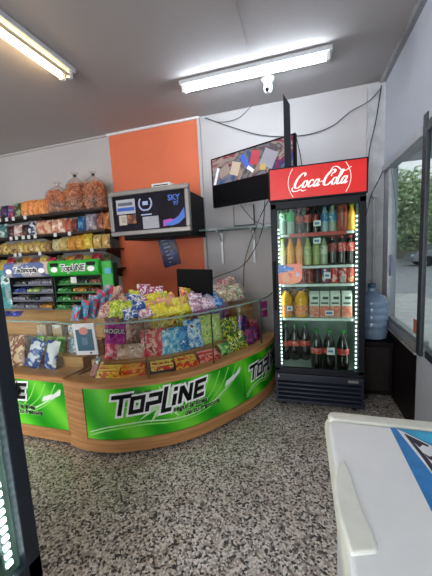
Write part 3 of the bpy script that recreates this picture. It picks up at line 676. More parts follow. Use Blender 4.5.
# ------------------------------------------------------------------ gum racks on the left counter
def gum_rack(lab, x0, x1, y, headm, bodym, word, wcol, wout, cols, rows_c, green):
    zb = GT + .002; t = thing('gum_rack', lab, 'display rack', ((x0 + x1) / 2, y, zb)); d = .20
    MB().box(x0, x0 + .008, y - .02, y + d, zb, zb + .38).box(x1 - .008, x1, y - .02, y + d, zb, zb + .38).box(x0, x1, y + d - .008, y + d, zb, zb + .38).build('frame', bodym, t)
    # rounded header board
    hw = x1 - x0; P = []
    for k in range(9): a = PI * k / 8; P.append((y - .03 - .03 * math.sin(a), zb + .355 + .065 * -math.cos(a)))
    P += [(y - .02, zb + .42), (y - .02, zb + .29)]
    hd = MB().prism(P, x0 - .005, x1 + .005, axis='x').build('header', headm, t, smooth=True)
    vs, fs = text_mb(word, .062 if not green else .07, .2, .001, 'CENTER'); v2, f2 = text_mb(word, .062 if not green else .07, .2, .007, 'CENTER')
    cx_ = (x0 + x1) / 2
    MB().add([(cx_ + a * (1 if not green else .95), y - .0625, zb + .335 + b) for a, b in v2], f2).build('lettering_outline', wout, hd)
    MB().add([(cx_ + a * (1 if not green else .95), y - .064, zb + .335 + b) for a, b in vs], fs).build('lettering', wcol, hd)
    for sx in (x0 + .06, x1 - .06):
        MB().add([(sx + .035 * math.cos(q * PI / 8), y - .0615, zb + .345 + .022 * math.sin(q * PI / 8)) for q in range(16)], [tuple(range(16))]).build('round_emblem', INKW, hd)
        if green: MB().box(sx - .04, sx + .04, y - .061, y - .058, zb + .37, zb + .40).build('emblem_band', INKB, hd)
    for rI in range(4):
        z = zb + .005 + rI * .068
        MB().box(x0 + .008, x1 - .008, y - .03 + .018 * rI - .015, y + d - .008, z, z + .005).build('shelf', bodym, t)
        MB().box(x0 + .008, x1 - .008, y - .045 + .018 * rI - .002, y - .045 + .018 * rI, z, z + .016).build('shelf_lip', rows_c, t)
    rn = ['bottom', 'second', 'third', 'top']
    for rI in range(4):
        z = zb + .013 + rI * .068
        for cI in range(3):
            wdt = (hw - .03) / 3; xa = x0 + .012 + cI * (wdt + .003)
            c = cols[rI][cI]
            g = thing('gum_box', '%s gum box, %s, %s shelf of the %s' % (c[3], ['left', 'centre', 'right'][cI], rn[rI], 'green rack' if green else 'silver-blue rack'), 'chewing gum', (xa + wdt / 2, y - .03 + .018 * rI, z), 'gum boxes in the %s rack' % ('green' if green else 'left'))
            q = MB()
            for k in range(5):
                q = MB(); x_ = -wdt / 2 + .006 + k * (wdt - .012) / 5
                q.box(x_, x_ + (wdt - .012) / 5 - .002, -.008, .075, .002, .030 + .004 * (k % 2)); q.xf(Matrix.Rotation(math.radians(9), 4, 'X'))
                q.build('gum_pack', wrap(c[0], c[1], c[2], scale=40), g, world=False, bevel=.003)
    return t
GB = ('1c5a26', '3a9a40', 'c8d8c8', 'green'); GK = ('16181c', '2c3a34', 'a8b4ac', 'black'); GR = ('3a1c1c', '8a4a34', 'c8b0a0', 'dark brown'); GBL = ('1c2a6a', '3a5ab0', 'c0c8d8', 'navy blue'); GS = ('8a8a94', '5a5a6a', 'd0c8c8', 'silver'); GO = ('8a5a2c', 'd8a040', '3a3a6a', 'amber'); GG = ('7a9a4a', 'c0d080', '3a5a3a', 'olive')
gum_rack('gum rack with silver-blue rounded header reading Technopia, on the left counter', -2.53, -2.045, 1.98, wrap('a8a4a8', '5a6a98', 'c8b0a0', scale=5), mat('rack_navy', '12141c', .5), 'Technopia', INKB, INKW,
         [[GS, GS, GO], [GS, GK, GS], [GBL, GG, GS], [GK, GS, GS]], mat('lip_silver', '5a5e68', .4), False)
gr = gum_rack('bright green gum rack with TopLine header and oval emblems, on the left counter', -2.03, -1.545, 1.98, mat('rack_green', '2fae3a', .35), mat('rack_green_dark', '0d2a12', .5), 'TopLiNE', INKB, INKW,
         [[GB, GK, GK], [GB, GR, GK], [GB, GO, GR], [GB, GK, GR]], mat('lip_green', '2c6a36', .4), True)
# green side wing of the rack
MB().box(-1.545, -1.44, 1.96, 1.975, GT + .02, GT + .36).box(-1.60, -1.44, 1.955, 1.975, GT + .30, GT + .40).build('side_wing', mat('rack_green', '2fae3a', .35), gr, bevel=.01)
MB().box(-1.50, -1.445, 1.948, 1.954, GT + .30, GT + .345).build('wing_sticker', mat('cyan_sticker', '4ab0d0', .4), gr)
o = MB().box(-1.80, -1.745, 1.905, 1.909, GT + .235, GT + .285).build('price_tag', mat('tag_paper', 'cfd2d0', .6)); tag(o, 'small white price tag at the centre of the green gum rack', 'price tag')

for k in range(2):
    o = pouch('snack_bag', .19, .36 - .05 * k, .07, wrap('2c6a6a', '4a9494', 'b8d0cc', '1c4848', scale=12), (-2.66 - .17 * k, 1.98, GT + .002), (math.radians(-8), 0, 0), 380 + k)
    tag(o, 'large teal snack bag standing left of the gum racks, %s' % ['beside the rack', 'at the frame edge'][k], 'snack bag')

# ------------------------------------------------------------------ snack shelves on the back wall
SHM = mat('dark_shelf', '2a211c', .5)
zs = (1.915, 1.675, 1.46, 1.22)
shelf_lab = ['top', 'second', 'third', 'lowest']
for i, z in enumerate(zs):
    t = thing('wall_shelf', 'dark wall shelf loaded with snacks, %s of the four left of the orange panel' % shelf_lab[i], 'shelf', (-3.1, 3.0, z), 'dark snack shelves on the back wall')
    MB().box(-4.3, -2.13, 2.84, 3.18, z - .022, z).build('board', SHM, t)
    for x in (-4.1, -3.1, -2.2): MB().prism([(3.19, z - .022), (2.9, z - .022), (2.9, z - .035), (3.18, z - .12)], x - .008, x + .008, axis='x').build('bracket', SHM, t)
def snack(lst, z, rowname, y=2.95, grp='snack bags on the wall shelves'):
    for i, (x, w_, h_, c, lab) in enumerate(lst):
        o = pouch('snack_bag', w_, h_, min(.11, w_ * .6), wrap(*c, scale=16), (x, y, z + .001), (math.radians(-6), 0, random.uniform(-.1, .1)), 400 + i + int(z * 100))
        tag(o, '%s, %s, %s shelf' % (lab, ORD[i], rowname), 'snack bag', grp)
OR = ('c8703a', 'e09a5a', 'd8843c', 'b05a2c')
snack([(-4.02, .13, .17, ('3a6a3a', 'c8c850'), 'green snack bag'), (-3.88, .13, .17, ('c8b82a', 'e8dc60', '3a5a2a'), 'yellow snack bag'), (-3.73, .14, .18, ('2a2838', '4a3a6a', 'c8c8d0'), 'black and purple snack bag'), (-3.61, .11, .17, ('6a3a6a', 'a83a4a', '3a4a9a', 'd0d0d8'), 'purple and red snack bag'), (-3.49, .12, .19, ('3a4a2a', '8a9a7a', 'd8d8d0'), 'dark green and white snack bag'),
       (-3.385, .12, .20, OR, 'orange puffed snack bag'), (-3.295, .11, .21, OR, 'orange puffed snack bag'), (-3.205, .11, .20, OR, 'orange puffed snack bag'), (-3.11, .12, .20, OR, 'orange puffed snack bag'), (-3.03, .08, .19, OR, 'narrow orange snack bag')], zs[0], 'top')
# big clear bags with knotted tops
def big_bag(x, w_, h_, c, lab, seed, knot):
    y = 3.0; t = thing('bulk_snack_bag', lab, 'snack bag', (x, y, zs[0])); rr = random.Random(seed)
    n = 18; vs = []; fs = []; prof = [(0, .42), (.03, .88), (.15, 1), (.35, 1.0), (.55, .97), (.68, .9), (.80, .6), (.88, .22), (.92, .10), (.97, .22), (1.0, .35)]
    for j, (zz, rr_) in enumerate(prof):
        for k in range(n):
            a = 2 * PI * k / n; q = rr_ * (1 + .05 * math.sin(3 * a + seed + 4 * zz) + .03 * math.sin(7 * a + seed))
            vs.append((w_ / 2 * q * math.cos(a), .13 * q * math.sin(a), zz * h_))
    for j in range(len(prof) - 1):
        for k in range(n): k2 = (k + 1) % n; fs.append((j * n + k, j * n + k2, (j + 1) * n + k2, (j + 1) * n + k))
    fs.append(tuple(reversed(range(n))))
    MB().add(vs, fs).build('clear_bag', mat('clear_film', 'e8dcd4', .15, trans=.90, bump=.6, scale=30), t, smooth=True, world=False)
    rc = [mat('crisp_a', 'd0702a', .6), mat('crisp_b', 'e08c3c', .6), mat('crisp_c', c, .6)]
    m = MB()
    for k in range(420):
        zz = rr.uniform(.02, .72); a = rr.uniform(0, 2 * PI); q = .9 * math.sqrt(rr.uniform(.3, 1)) * (1 if zz < .6 else .8)
        p = Vector((w_ / 2 * q * math.cos(a), .12 * q * math.sin(a), zz * h_)); s_ = .022
        A = Vector((rr.gauss(0, 1), rr.gauss(0, 1), rr.gauss(0, 1))).normalized() * s_; B = A.orthogonal().normalized() * s_; C_ = A.cross(B).normalized() * .008
        mi = (2 if zz < .36 else (0 if rr.random() < .6 else 1))
        m.add([p - A, p + B, p + A, p - B, p + C_, p - C_], [(0, 1, 4), (1, 2, 4), (2, 3, 4), (3, 0, 4), (1, 0, 5), (2, 1, 5), (3, 2, 5), (0, 3, 5)], mi)
    m.build('crisps', rc, t, world=False)
    MB().lathe([(.018, 0), (.02, .012), (.018, .024)], 10, (0, 0, .905 * h_)).build('tie', mat(knot, {'black_tie': '1c1c20', 'white_tie': 'e4e4e4'}[knot], .4), t, smooth=True, world=False)
big_bag(-2.87, .33, .38, 'c98a60', 'big clear bulk bag of orange snacks, left of the two on the top shelf', 1, 'white_tie')
big_bag(-2.60, .27, .46, 'c9b08a', 'tall clear bulk bag of orange and pale snacks, middle of the top shelf', 2, 'black_tie')
big_bag(-2.34, .27, .44, 'cdb488', 'tall clear bulk bag of orange and pale snacks, right end of top shelf', 5, 'black_tie')
TN = ('c07a58', 'd8a888', 'e4ccb8'); BR = ('7a4a38', 'a86a50', '4a2c24')
snack([(-4.0, .15, .17, ('3a8a8a', 'c8dcd8'), 'pale teal snack bag'), (-3.81, .16, .19, ('4a7a7a', 'b8ccc8', '2a4a4a'), 'teal snack bag'), (-3.66, .12, .15, ('3a2c2c', '7a3a3a'), 'dark maroon snack bag'), (-3.54, .13, .16, ('d0a8a0', 'e8dcd8', 'a85a5a'), 'white and pink snack bag'), (-3.42, .10, .15, ('2c2422', '6a4a3a'), 'black snack bag'),
       (-3.30, .13, .19, ('d4d8e0', '2c3458', 'a8a4a8'), 'white bag with navy label'), (-3.16, .13, .18, TN, 'peach snack bag'), (-3.05, .11, .18, TN, 'pinkish tan snack bag'), (-2.93, .12, .18, ('b87058', 'e0b8a0', 'f0e4dc'), 'tan bag with white strip'), (-2.83, .12, .18, ('c07c60', 'e0b8a0', 'f0e4dc'), 'salmon bag with white strip'), (-2.73, .11, .17, ('a85a48', 'c88070'), 'rust red snack bag'),
       (-2.63, .09, .16, ('5a302a', '8a4a3c'), 'dark brown snack bag'), (-2.53, .12, .18, ('2a5a88', '5a90b8'), 'blue snack bag'), (-2.40, .15, .20, ('8a8490', 'b0a8ac', '6a5a68'), 'grey mauve snack bag'), (-2.27, .11, .20, BR, 'brown snack bag'), (-2.18, .09, .20, ('a8683a', 'c88a58'), 'orange-brown snack bag')], zs[1], 'second')
YL = ('a88a48', 'c8ac60', '7a5a34')
l3 = []
for k in range(11):
    l3.append((-4.0 + .092 * k, .095, .13 + .012 * (k % 3), [YL, ('8a6a40', 'b8985c', '5a3c28'), ('b09850', 'd0bc78', '6a4a2c')][k % 3], ['straw-coloured little snack bag', 'brown little snack bag', 'pale yellow little snack bag'][k % 3]))
l3 += [(-2.95, .12, .15, ('b8a870', 'd0c498', '8a7a50'), 'pale straw snack bag'), (-2.83, .12, .16, ('c0a860', 'd8c890', '9a7a48'), 'sand-coloured snack bag'), (-2.71, .12, .17, ('c88a34', 'd8a850', 'a06a2c'), 'orange-yellow snack bag'), (-2.59, .12, .18, ('d09430', 'e0b050', 'b07a28'), 'orange snack bag'), (-2.47, .13, .19, ('d8b830', 'e8d058', 'b89428'), 'bright yellow snack bag'), (-2.34, .12, .17, ('c8a860', 'dcc888', 'a88848'), 'pale gold snack bag'), (-2.22, .12, .17, ('c8a058', 'd8bc80', 'a07c44'), 'golden tan snack bag')]
snack(l3, zs[2], 'third')
snack([(-4.02 + .138 * k, .13, .19 - .02 * (k % 2), [BR, ('b8a040', 'd8c870', '8a3a2a'), ('a8303a', 'c85058', '7a2028'), ('5a5a3a', '9a8a50'), ('b87a30', 'd8a048')][k % 5], ['brown bag', 'yellow bag with red print', 'red bag', 'olive bag', 'amber bag'][k % 5]) for k in range(14)], zs[3], 'lowest')
TAG = mat('tag_paper', 'cfd2d0', .6)
def price_tag(x, y, z, lab, w_=.045, h_=.045, grp='price tags on the snack shelves'):
    o = MB().box(x - w_ / 2, x + w_ / 2, y - .004, y, z - h_ / 2, z + h_ / 2).build('price_tag', TAG); tag(o, lab, 'price tag', grp); return o
for i, x in enumerate((-3.68, -3.56, -3.45, -3.26)): price_tag(x, 2.838, 1.895, 'white price tag, %s on the edge of the top snack shelf' % ORD[i])
for i, x in enumerate((-3.53, -3.44, -3.33, -3.24, -3.14, -2.83, -2.62)): price_tag(x, 2.838, 1.655, 'white price tag, %s on the edge of the second snack shelf' % ORD[i])
for i, x in enumerate((-3.50, -3.42, -3.10, -2.33)): price_tag(x, 2.838, 1.445, 'white price tag, %s on the edge of the third snack shelf' % ORD[i])

# ------------------------------------------------------------------ screens on the wall
tv = thing('television', 'silver-framed television with papers stuck on its screen, on the orange wall', 'television', (-1.46, 2.78, 1.55))
X0, X1, Y0, Z0, Z1 = -1.925, -1.025, 2.66, 1.565, 2.015
m = MB(); b = .046
m.box(X0, X1, Y0, Y0 + .05, Z1 - b, Z1).box(X0, X1, Y0, Y0 + .05, Z0, Z0 + b).box(X0, X0 + b, Y0, Y0 + .05, Z0 + b, Z1 - b).box(X1 - b, X1, Y0, Y0 + .05, Z0 + b, Z1 - b)
m.build('bezel', SILVER, tv, bevel=.008)
def screen_mat(name, cols, scale, emit, dist=2.0, dark=None):
    m, n, l, b_ = principled(name); b_.inputs['Roughness'].default_value = .35; b_.inputs['Specular IOR Level'].default_value = .06
    t = n.new('ShaderNodeTexCoord'); nz = n.new('ShaderNodeTexNoise'); nz.inputs['Scale'].default_value = scale; nz.inputs['Distortion'].default_value = dist; nz.inputs['Detail'].default_value = 3
    rp = n.new('ShaderNodeValToRGB'); e = rp.color_ramp.elements; k = len(cols)
    e[0].position = .3; e[0].color = srgb(cols[0]); e[1].position = .7; e[1].color = srgb(cols[-1])
    for i in range(1, k - 1): q = e.new(.3 + .4 * i / (k - 1)); q.color = srgb(cols[i])
    l.new(t.outputs['Object'], nz.inputs['Vector']); l.new(nz.outputs[0], rp.inputs[0])
    b_.inputs['Base Color'].default_value = (.01, .01, .012, 1); l.new(rp.outputs[0], b_.inputs['Emission Color']); b_.inputs['Emission Strength'].default_value = emit
    return m
sc = MB().box(X0 + b, X1 - b, Y0 + .02, Y0 + .04, Z0 + b, Z1 - b).build('screen', screen_mat('tv_picture', ['0a0a10', '14101c', '1c1424', '1a1c3a', '3a1a2a'], 3.2, .28), tv)
SY = Y0 + .0185
def on_screen(name, vs2, fs, mt, off=0): return MB().add([(a, SY - off, c) for a, c in vs2], fs).build(name, mt, sc)
def qd(x0, x1, z0, z1): return [(x0, z0), (x1, z0), (x1, z1), (x0, z1)]
def ecol(name, c, e=.35): return mat(name, c, .4, emit=e, var=.02)
BLU = ecol('screen_blue', '2a5ab0'); MAG = ecol('screen_magenta', '9a2a9a'); PRW = ecol('screen_white', '8a98b8')
# blue and magenta waves at the lower right
W = [(-1.30, 1.66), (-1.22, 1.68), (-1.15, 1.72), (-1.085, 1.80), (-1.085, 1.70), (-1.15, 1.65), (-1.22, 1.632), (-1.30, 1.64)]
on_screen('picture_wave', W, [(0, 1, 6, 7), (1, 2, 5, 6), (2, 3, 4, 5)], BLU, .0005)
W = [(-1.32, 1.69), (-1.24, 1.70), (-1.20, 1.69), (-1.16, 1.68), (-1.16, 1.66), (-1.2, 1.65), (-1.24, 1.64), (-1.32, 1.63)]
on_screen('picture_wave', W, [(0, 1, 6, 7), (1, 2, 5, 6), (2, 3, 4, 5)], MAG, .0003)
vs, fs = text_mb('SKY', .075, 0, .002, 'CENTER'); on_screen('lettering', [(-1.19 + a, 1.875 + c) for a, c in vs], fs, BLU, .0012)
vs, fs = text_mb('97', .055, 0, .001, 'CENTER'); on_screen('lettering', [(-1.17 + a, 1.825 + c) for a, c in vs], fs, BLU, .0012)
# laurel emblem
q = []
for k in range(10):
    for sgn in (-1, 1):
        a = -PI / 2 + sgn * (.25 + k * .22); cx_, cz_ = -1.505 + .07 * math.cos(a), 1.87 + .07 * math.sin(a)
        q += [[(cx_ - .012, cz_), (cx_, cz_ - .008), (cx_ + .012, cz_), (cx_, cz_ + .012)]]
m = MB()
for p_ in q: m.add([(a, SY - .0008, c) for a, c in p_], [(0, 1, 2, 3)])
m.add([(a, SY - .0008, c) for a, c in qd(-1.535, -1.475, 1.855, 1.892)], [(0, 1, 2, 3)]); m.add([(a, SY - .0008, c) for a, c in qd(-1.53, -1.48, 1.80, 1.815)], [(0, 1, 2, 3)])
m.build('laurel_emblem', PRW, sc)
vs2 = qd(-1.56, -1.44, 1.755, 1.768); on_screen('picture_caption', vs2, [(0, 1, 2, 3)], PRW, .0008)
MB().box(X0 + .12, X1 - .01, Y0 + .05, 3.14, Z0 - .045, Z1 - .06).build('rear_housing', BLACK, tv, bevel=.01)
MB().box(-1.6, -1.3, 3.14, 3.19, 1.7, 1.9).build('wall_bracket', STEEL, tv)
# papers stuck on the screen
PAP = mat('paper', 'b4b8c4', .7)
t = thing('paper_sign', 'white paper with a blue stripe stuck on the left of the television screen', 'paper sign', (-1.74, SY, 1.79))
MB().box(-1.84, -1.62, SY - .003, SY - .0012, 1.785, 1.93).build('sheet', PAP, t); MB().box(-1.83, -1.63, SY - .0038, SY - .003, 1.815, 1.85).build('blue_stripe', BLUEI, t)
MB().box(-1.82, -1.65, SY - .0038, SY - .003, 1.868, 1.90).build('grey_print', mat('grey_print', '5a6070', .5), t)
t = thing('paper_sign', 'small cream paper beside a brown picture, lower left of the television screen', 'paper sign', (-1.74, SY, 1.70))
MB().box(-1.82, -1.73, SY - .003, SY - .0012, 1.675, 1.775).build('sheet', mat('cream_paper', 'c8bfb4', .7), t); MB().box(-1.725, -1.62, SY - .003, SY - .0012, 1.685, 1.773).build('brown_picture', wrap('5a3018', 'a86a38', '2a1810', scale=14), t)
for k in range(3): MB().box(-1.79, -1.74, SY - .0036, SY - .003, 1.705 + .02 * k, 1.712 + .02 * k).build('print_line', mat('grey_print', '5a6070', .5), t)
t = thing('paper_note', 'white paper note stuck at the bottom centre of the television screen', 'paper note', (-1.45, SY, 1.65))
MB().box(-1.545, -1.365, SY - .004, SY - .002, 1.62, 1.74).build('sheet', PAP, t)
for k in range(4): MB().box(-1.53, -1.39 - .02 * (k % 2), SY - .0046, SY - .004, 1.65 + .02 * k, 1.653 + .02 * k).build('print_line', mat('faint_print', '9a9ca4', .5), t)
t = thing('decoder_box', 'small white flat decoder on top of the silver television', 'decoder', (-1.30, 2.72, 2.015))
MB().box(-1.42, -1.22, 2.68, 2.80, 2.016, 2.05).build('casing', WHITE, t, bevel=.004); MB().box(-1.40, -1.24, 2.678, 2.68, 2.024, 2.034).build('front_slot', BLACK, t)
# blue poster on the orange wall
pm = screen_mat('x', ['000000', '000000'], 1, 0); bpy.data.materials.remove(pm)
t = thing('poster', 'narrow dark blue poster hanging tilted below the silver television', 'poster', (-1.52, 3.18, 1.40), None, (0, math.radians(-11), 0))
MB().box(-.11, .11, -.004, .004, -.19, .19).build('sheet', wrap('16204a', '1c2c6a', '3a5aa8', scale=10), t, world=False)
for k in range(7): MB().box(-.07 + .006 * k, -.02 + .02 * (k % 3) + .01, -.0055, -.004, .12 - .045 * k, .135 - .045 * k).build('printed_line', mat('pale_blue_ink', '9ab0d8', .4), t, world=False)

# black television, turned towards the counter
A = Vector((-.875, 2.95, 0)); Bv = Vector((-.04, 2.60, 0)); L = (Bv - A).length; ang = math.atan2(Bv.y - A.y, Bv.x - A.x)
tv2 = thing('television', 'black flat television turned sideways, showing a colourful picture beside the fridge header', 'television', (A.x, A.y, 1.80), None, (0, 0, ang))
MB().box(0, L, 0, .04, 0, .485).build('bezel', BLACK, tv2, world=False, bevel=.006)
MB().box(.15, L - .15, .04, .09, .08, .4).build('rear_housing', BLACK, tv2, world=False, bevel=.01)
sp = MB().box(.02, L - .02, -.002, 0, .22, .468).build('lit_screen', screen_mat('race_picture', ['4a6a9a', '9a9aa8', '6a5a5a', 'c8b8b0', 'a83a4a', '2a4a9a', '8a8a9a'], 5, .45, 1.2), tv2, world=False)
MB().box(.02, L - .02, -.002, 0, .02, .22).build('dark_screen', mat('black_screen', '0a0b10', .35, spec=.1), tv2, world=False)
rr = random.Random(11)
for k, (x, z, w_, h_, c, ro) in enumerate(((.30, .33, .10, .12, 'b0a090', 20), (.42, .36, .05, .16, '3a5ab8', -30), (.52, .38, .09, .12, 'a83848', 15), (.47, .29, .08, .03, 'd8dce4', 40), (.17, .33, .12, .09, '8a7c74', -15), (.66, .34, .14, .14, '8a8a98', 30), (.07, .30, .03, .16, 'd0dcea', 20), (.60, .28, .06, .05, 'b8a060', 10))):
    m = MB().box(-w_ / 2, w_ / 2, -.003 - .0002 * k, -.0022, -h_ / 2, h_ / 2)
    ca = Matrix.Rotation(math.radians(ro), 4, 'Y'); m.xf(Matrix.Translation((x, 0, z)) @ ca)
    m.v = [(a, b_, min(.466, max(.222, c_))) for a, b_, c_ in m.v]
    m.build('picture_patch', ecol('patch_' + c, c, .25), sp, world=False)
for sx in (.35, .55): MB().box(sx, sx + .03, .09, .22 + sx * .2, .2, .23).build('wall_arm', STEEL, tv2, world=False)
# narrow upright dark panel on the fridge
t = thing('upright_panel', 'narrow dark upright panel with slanted top standing on the fridge header', 'panel', (-.09, 2.47, 1.97))
MB().add([(-.120, 2.44, 1.97), (-.072, 2.47, 1.97), (-.068, 2.485, 1.97), (-.116, 2.455, 1.97), (-.120, 2.44, 2.52), (-.076, 2.47, 2.455), (-.072, 2.485, 2.455), (-.116, 2.455, 2.52)],
         [(0, 3, 2, 1), (4, 5, 6, 7), (0, 1, 5, 4), (1, 2, 6, 5), (2, 3, 7, 6), (3, 0, 4, 7)]).build('board', mat('charcoal', '2c3038', .5), t)
MB().box(-.125, -.03, 2.44, 2.54, 1.962, 1.985).build('foot', BLACK, t, bevel=.003)

# monitor on the back of the glass top, seen from behind
t = thing('monitor', 'black monitor seen from behind, standing at the back of the heap of sweets', 'monitor', (-.86, 2.24, GT + .001), None, (0, math.radians(3), 0))
MB().box(-.08, .08, -.02, .07, 0, .012).build('foot', BLACK, t, world=False, bevel=.004)
m = MB().box(-.155, .155, -.012, .008, .02, .295); m.xf(Matrix.Rotation(math.radians(5), 4, 'X')); m.build('casing', BLACK, t, world=False, bevel=.006)
MB().box(-.02, .02, -.004, .01, .005, .06).build('stem', BLACK, t, world=False)

# glass wall shelf with brackets, boxed frame above it
t = thing('wall_shelf', 'thin glass wall shelf on two metal brackets below the black television', 'shelf', (-.7, 3.05, 1.58))
MB().box(-1.13, -.22, 2.93, 3.19, 1.575, 1.590).build('board', glass('shelf_glass', 'b4c4c0', .2), t); MB().box(-1.13, -.22, 2.926, 2.931, 1.572, 1.593).build('front_edge', mat('shelf_edge', '6a7a78', .2), t)
for x in (-.86, -.50):
    MB().box(x - .011, x + .011, 3.18, 3.195, 1.21, 1.60).box(x - .009, x + .009, 2.98, 3.19, 1.56, 1.575).prism([(3.185, 1.45), (3.0, 1.565), (3.02, 1.565), (3.185, 1.47)], x - .004, x + .004, axis='x').build('bracket', ALU, t)
t = thing('junction_box', 'flat white wall box with dark edges above the glass shelf', 'box', (-.595, 3.17, 1.62))
MB().box(-.70, -.49, 3.15, 3.2, 1.625, 1.83).build('cover', WALL, t, bevel=.004)
m = MB()
for (x0, x1, z0, z1) in ((-.706, -.70, 1.62, 1.83), (-.49, -.484, 1.62, 1.83), (-.706, -.484, 1.615, 1.625)): m.box(x0, x1, 3.146, 3.2, z0, z1)
m.build('edge', STEEL, t)
# cables
def cable(pts, r_, lab, c='26282c', name='cable'):
    o = MB().tube(catmull(pts, 8), r_ * .75, 6).build(name, mat('cable_' + c, c, .5), smooth=True); return tag(o, lab, 'cable')
cable([(-.98, 3.185, 2.79), (-.71, 3.185, 2.66), (-.38, 3.185, 2.52), (0, 3.185, 2.455), (.28, 3.185, 2.49), (.46, 3.185, 2.60), (.60, 3.11, 2.63), (.70, 3.10, 2.72)], .006, 'long grey cable sagging across the back wall to the right corner', '4a4e54')
cable([(-.98, 3.18, 2.795), (-.82, 3.18, 2.72), (-.62, 3.17, 2.72), (-.45, 3.12, 2.80)], .005, 'short cable looping from the orange wall edge up to the ceiling', '5a5e64')
cable([(-.04, 2.70, 2.32), (.0, 2.78, 2.15), (.02, 2.9, 2.0), (.04, 3.17, 1.9)], .005, 'thin black cable dropping behind the upright panel')
cable([(-.30, 2.99, 1.85), (-.42, 2.91, 1.6), (-.58, 3.05, 1.25), (-.62, 3.1, .95)], .006, 'black cable running straight down behind the sweets, left of the fridge')
cable([(-.34, 2.98, 1.86), (-.38, 2.88, 1.50), (-.58, 2.92, 1.20), (-.88, 2.85, 1.08), (-1.0, 2.8, .95)], .006, 'black cable curving left below the glass shelf')
cable([(-.62, 3.12, 1.83), (-.48, 3.1, 1.66), (-.28, 3.1, 1.56), (-.2, 3.1, 1.50)], .005, 'black cable crossing behind the fridge edge')
cable([(.70, 3.10, 2.74), (.66, 3.10, 2.45), (.61, 3.10, 2.20), (.59, 3.10, 1.9)], .007, 'black cable descending the right corner above the fridge')
cable([(.73, 3.08, 2.03), (.69, 3.09, 1.93), (.63, 3.10, 1.8), (.585, 3.10, 1.60)], .007, 'black cable looping from the window corner to behind the fridge')
o = MB().tube([(.655, 3.095, .9), (.655, 3.095, 1.77)], .011, 8).build('pipe', PIL, smooth=True); tag(o, 'thin vertical pipe on the corner pilaster above the water jug', 'pipe')
o = MB().box(.635, .675, 3.07, 3.12, 1.77, 1.80).build('pipe_clamp', ALU, bevel=.004); tag(o, 'small metal clamp at the top of the corner pipe', 'clamp')
cable([(.745, 2.93, 1.99), (.75, 2.85, 1.8), (.755, 2.80, 1.62), (.752, 2.78, 1.45)], .003, 'thin cord hanging at the inside of the side window', '5a6058')
# stickers on the window
o = MB().box(XW + .022, XW + .026, 2.94, 2.985, 1.05, 1.24).build('sticker', mat('purple_sticker', '7a7aa8', .5)); tag(o, 'narrow purple and white sticker on the side window glass', 'sticker')
o = MB().box(XW + .022, XW + .026, 2.27, 2.35, .70, .80).build('sticker', mat('orange_sticker', 'c87a58', .6)); tag(o, 'small orange sticker low on the side window glass', 'sticker')

# ------------------------------------------------------------------ water jug on its dark cabinet
o = thing('cabinet', 'low dark cabinet in the corner carrying the blue water jug', 'cabinet', (.60, 2.9, 0))
MB().box(.47, XW - .005, 2.72, 3.11, .02, .485).build('body', DARKW, o); MB().box(.465, XW - .003, 2.70, 3.11, .485, .50).build('top', mat('black_top', '121114', .5, spec=.2), o, bevel=.003)
MB().box(.49, XW - .03, 2.714, 2.72, .06, .45).build('door', mat('door_dark', '221a1a', .35, var=.2), o)
JX, JY, JZ = .598, 2.87, .502
j = thing('water_jug', 'translucent blue water jug standing on the dark corner cabinet', 'water jug', (JX, JY, JZ))
JM = mat('blue_polycarbonate', 'a4bcd6', .12, trans=.5, coat=.5)
pf = [(.09, 0), (.128, .012), (.132, .05)]
for k in range(4): z = .07 + k * .065; pf += [(.134, z), (.127, z + .018), (.127, z + .03), (.134, z + .045)]
pf += [(.130, .345), (.105, .385), (.06, .41), (.031, .425), (.028, .46)]
MB().lathe(pf, 28, (JX, JY, JZ)).build('bottle', JM, j, smooth=True)
MB().lathe([(.12, .01), (.125, .05), (.122, .30), (.10, .36), (.05, .39)], 24, (JX, JY, JZ)).build('water', mat('jug_water', 'a8c8e4', .1, trans=.6), j, smooth=True)
MB().lathe([(.034, .455), (.036, .46), (.035, .49), (.02, .495)], 16, (JX, JY, JZ)).build('cap', mat('jug_cap', '3a5a7a', .4), j, smooth=True)

# ------------------------------------------------------------------ drinks fridge
FX0, FX1, FY0, FY1 = -.235, .455, 2.39, 3.05
fr = thing('drinks_fridge', 'tall black glass-door drinks fridge with red lit Coca-Cola header', 'fridge', (.11, 2.7, 0))
FIN = mat('fridge_inside', '9aaaa2', .5)
MB().box(FX0, FX0 + .04, FY0 + .04, FY1, .02, 1.76).box(FX1 - .04, FX1, FY0 + .04, FY1, .02, 1.76).box(FX0, FX1, FY1 - .04, FY1, .02, 1.76).box(FX0, FX1, FY0 + .04, FY1, 1.70, 1.76).box(FX0, FX1, FY0 + .04, FY1, .03, .31).build('cabinet', BLACKM, fr, bevel=.004)
IX0, IX1 = FX0 + .045, FX1 - .045
m = MB().box(IX0 - .004, IX0, FY0 + .05, FY1 - .045, .32, 1.69).box(IX1, IX1 + .004, FY0 + .05, FY1 - .045, .32, 1.69).box(IX0, IX1, FY1 - .048, FY1 - .041, .32, 1.69).box(IX0, IX1, FY0 + .05, FY1 - .045, .315, .325).box(IX0, IX1, FY0 + .05, FY1 - .045, 1.685, 1.695)
m.build('liner', FIN, fr)
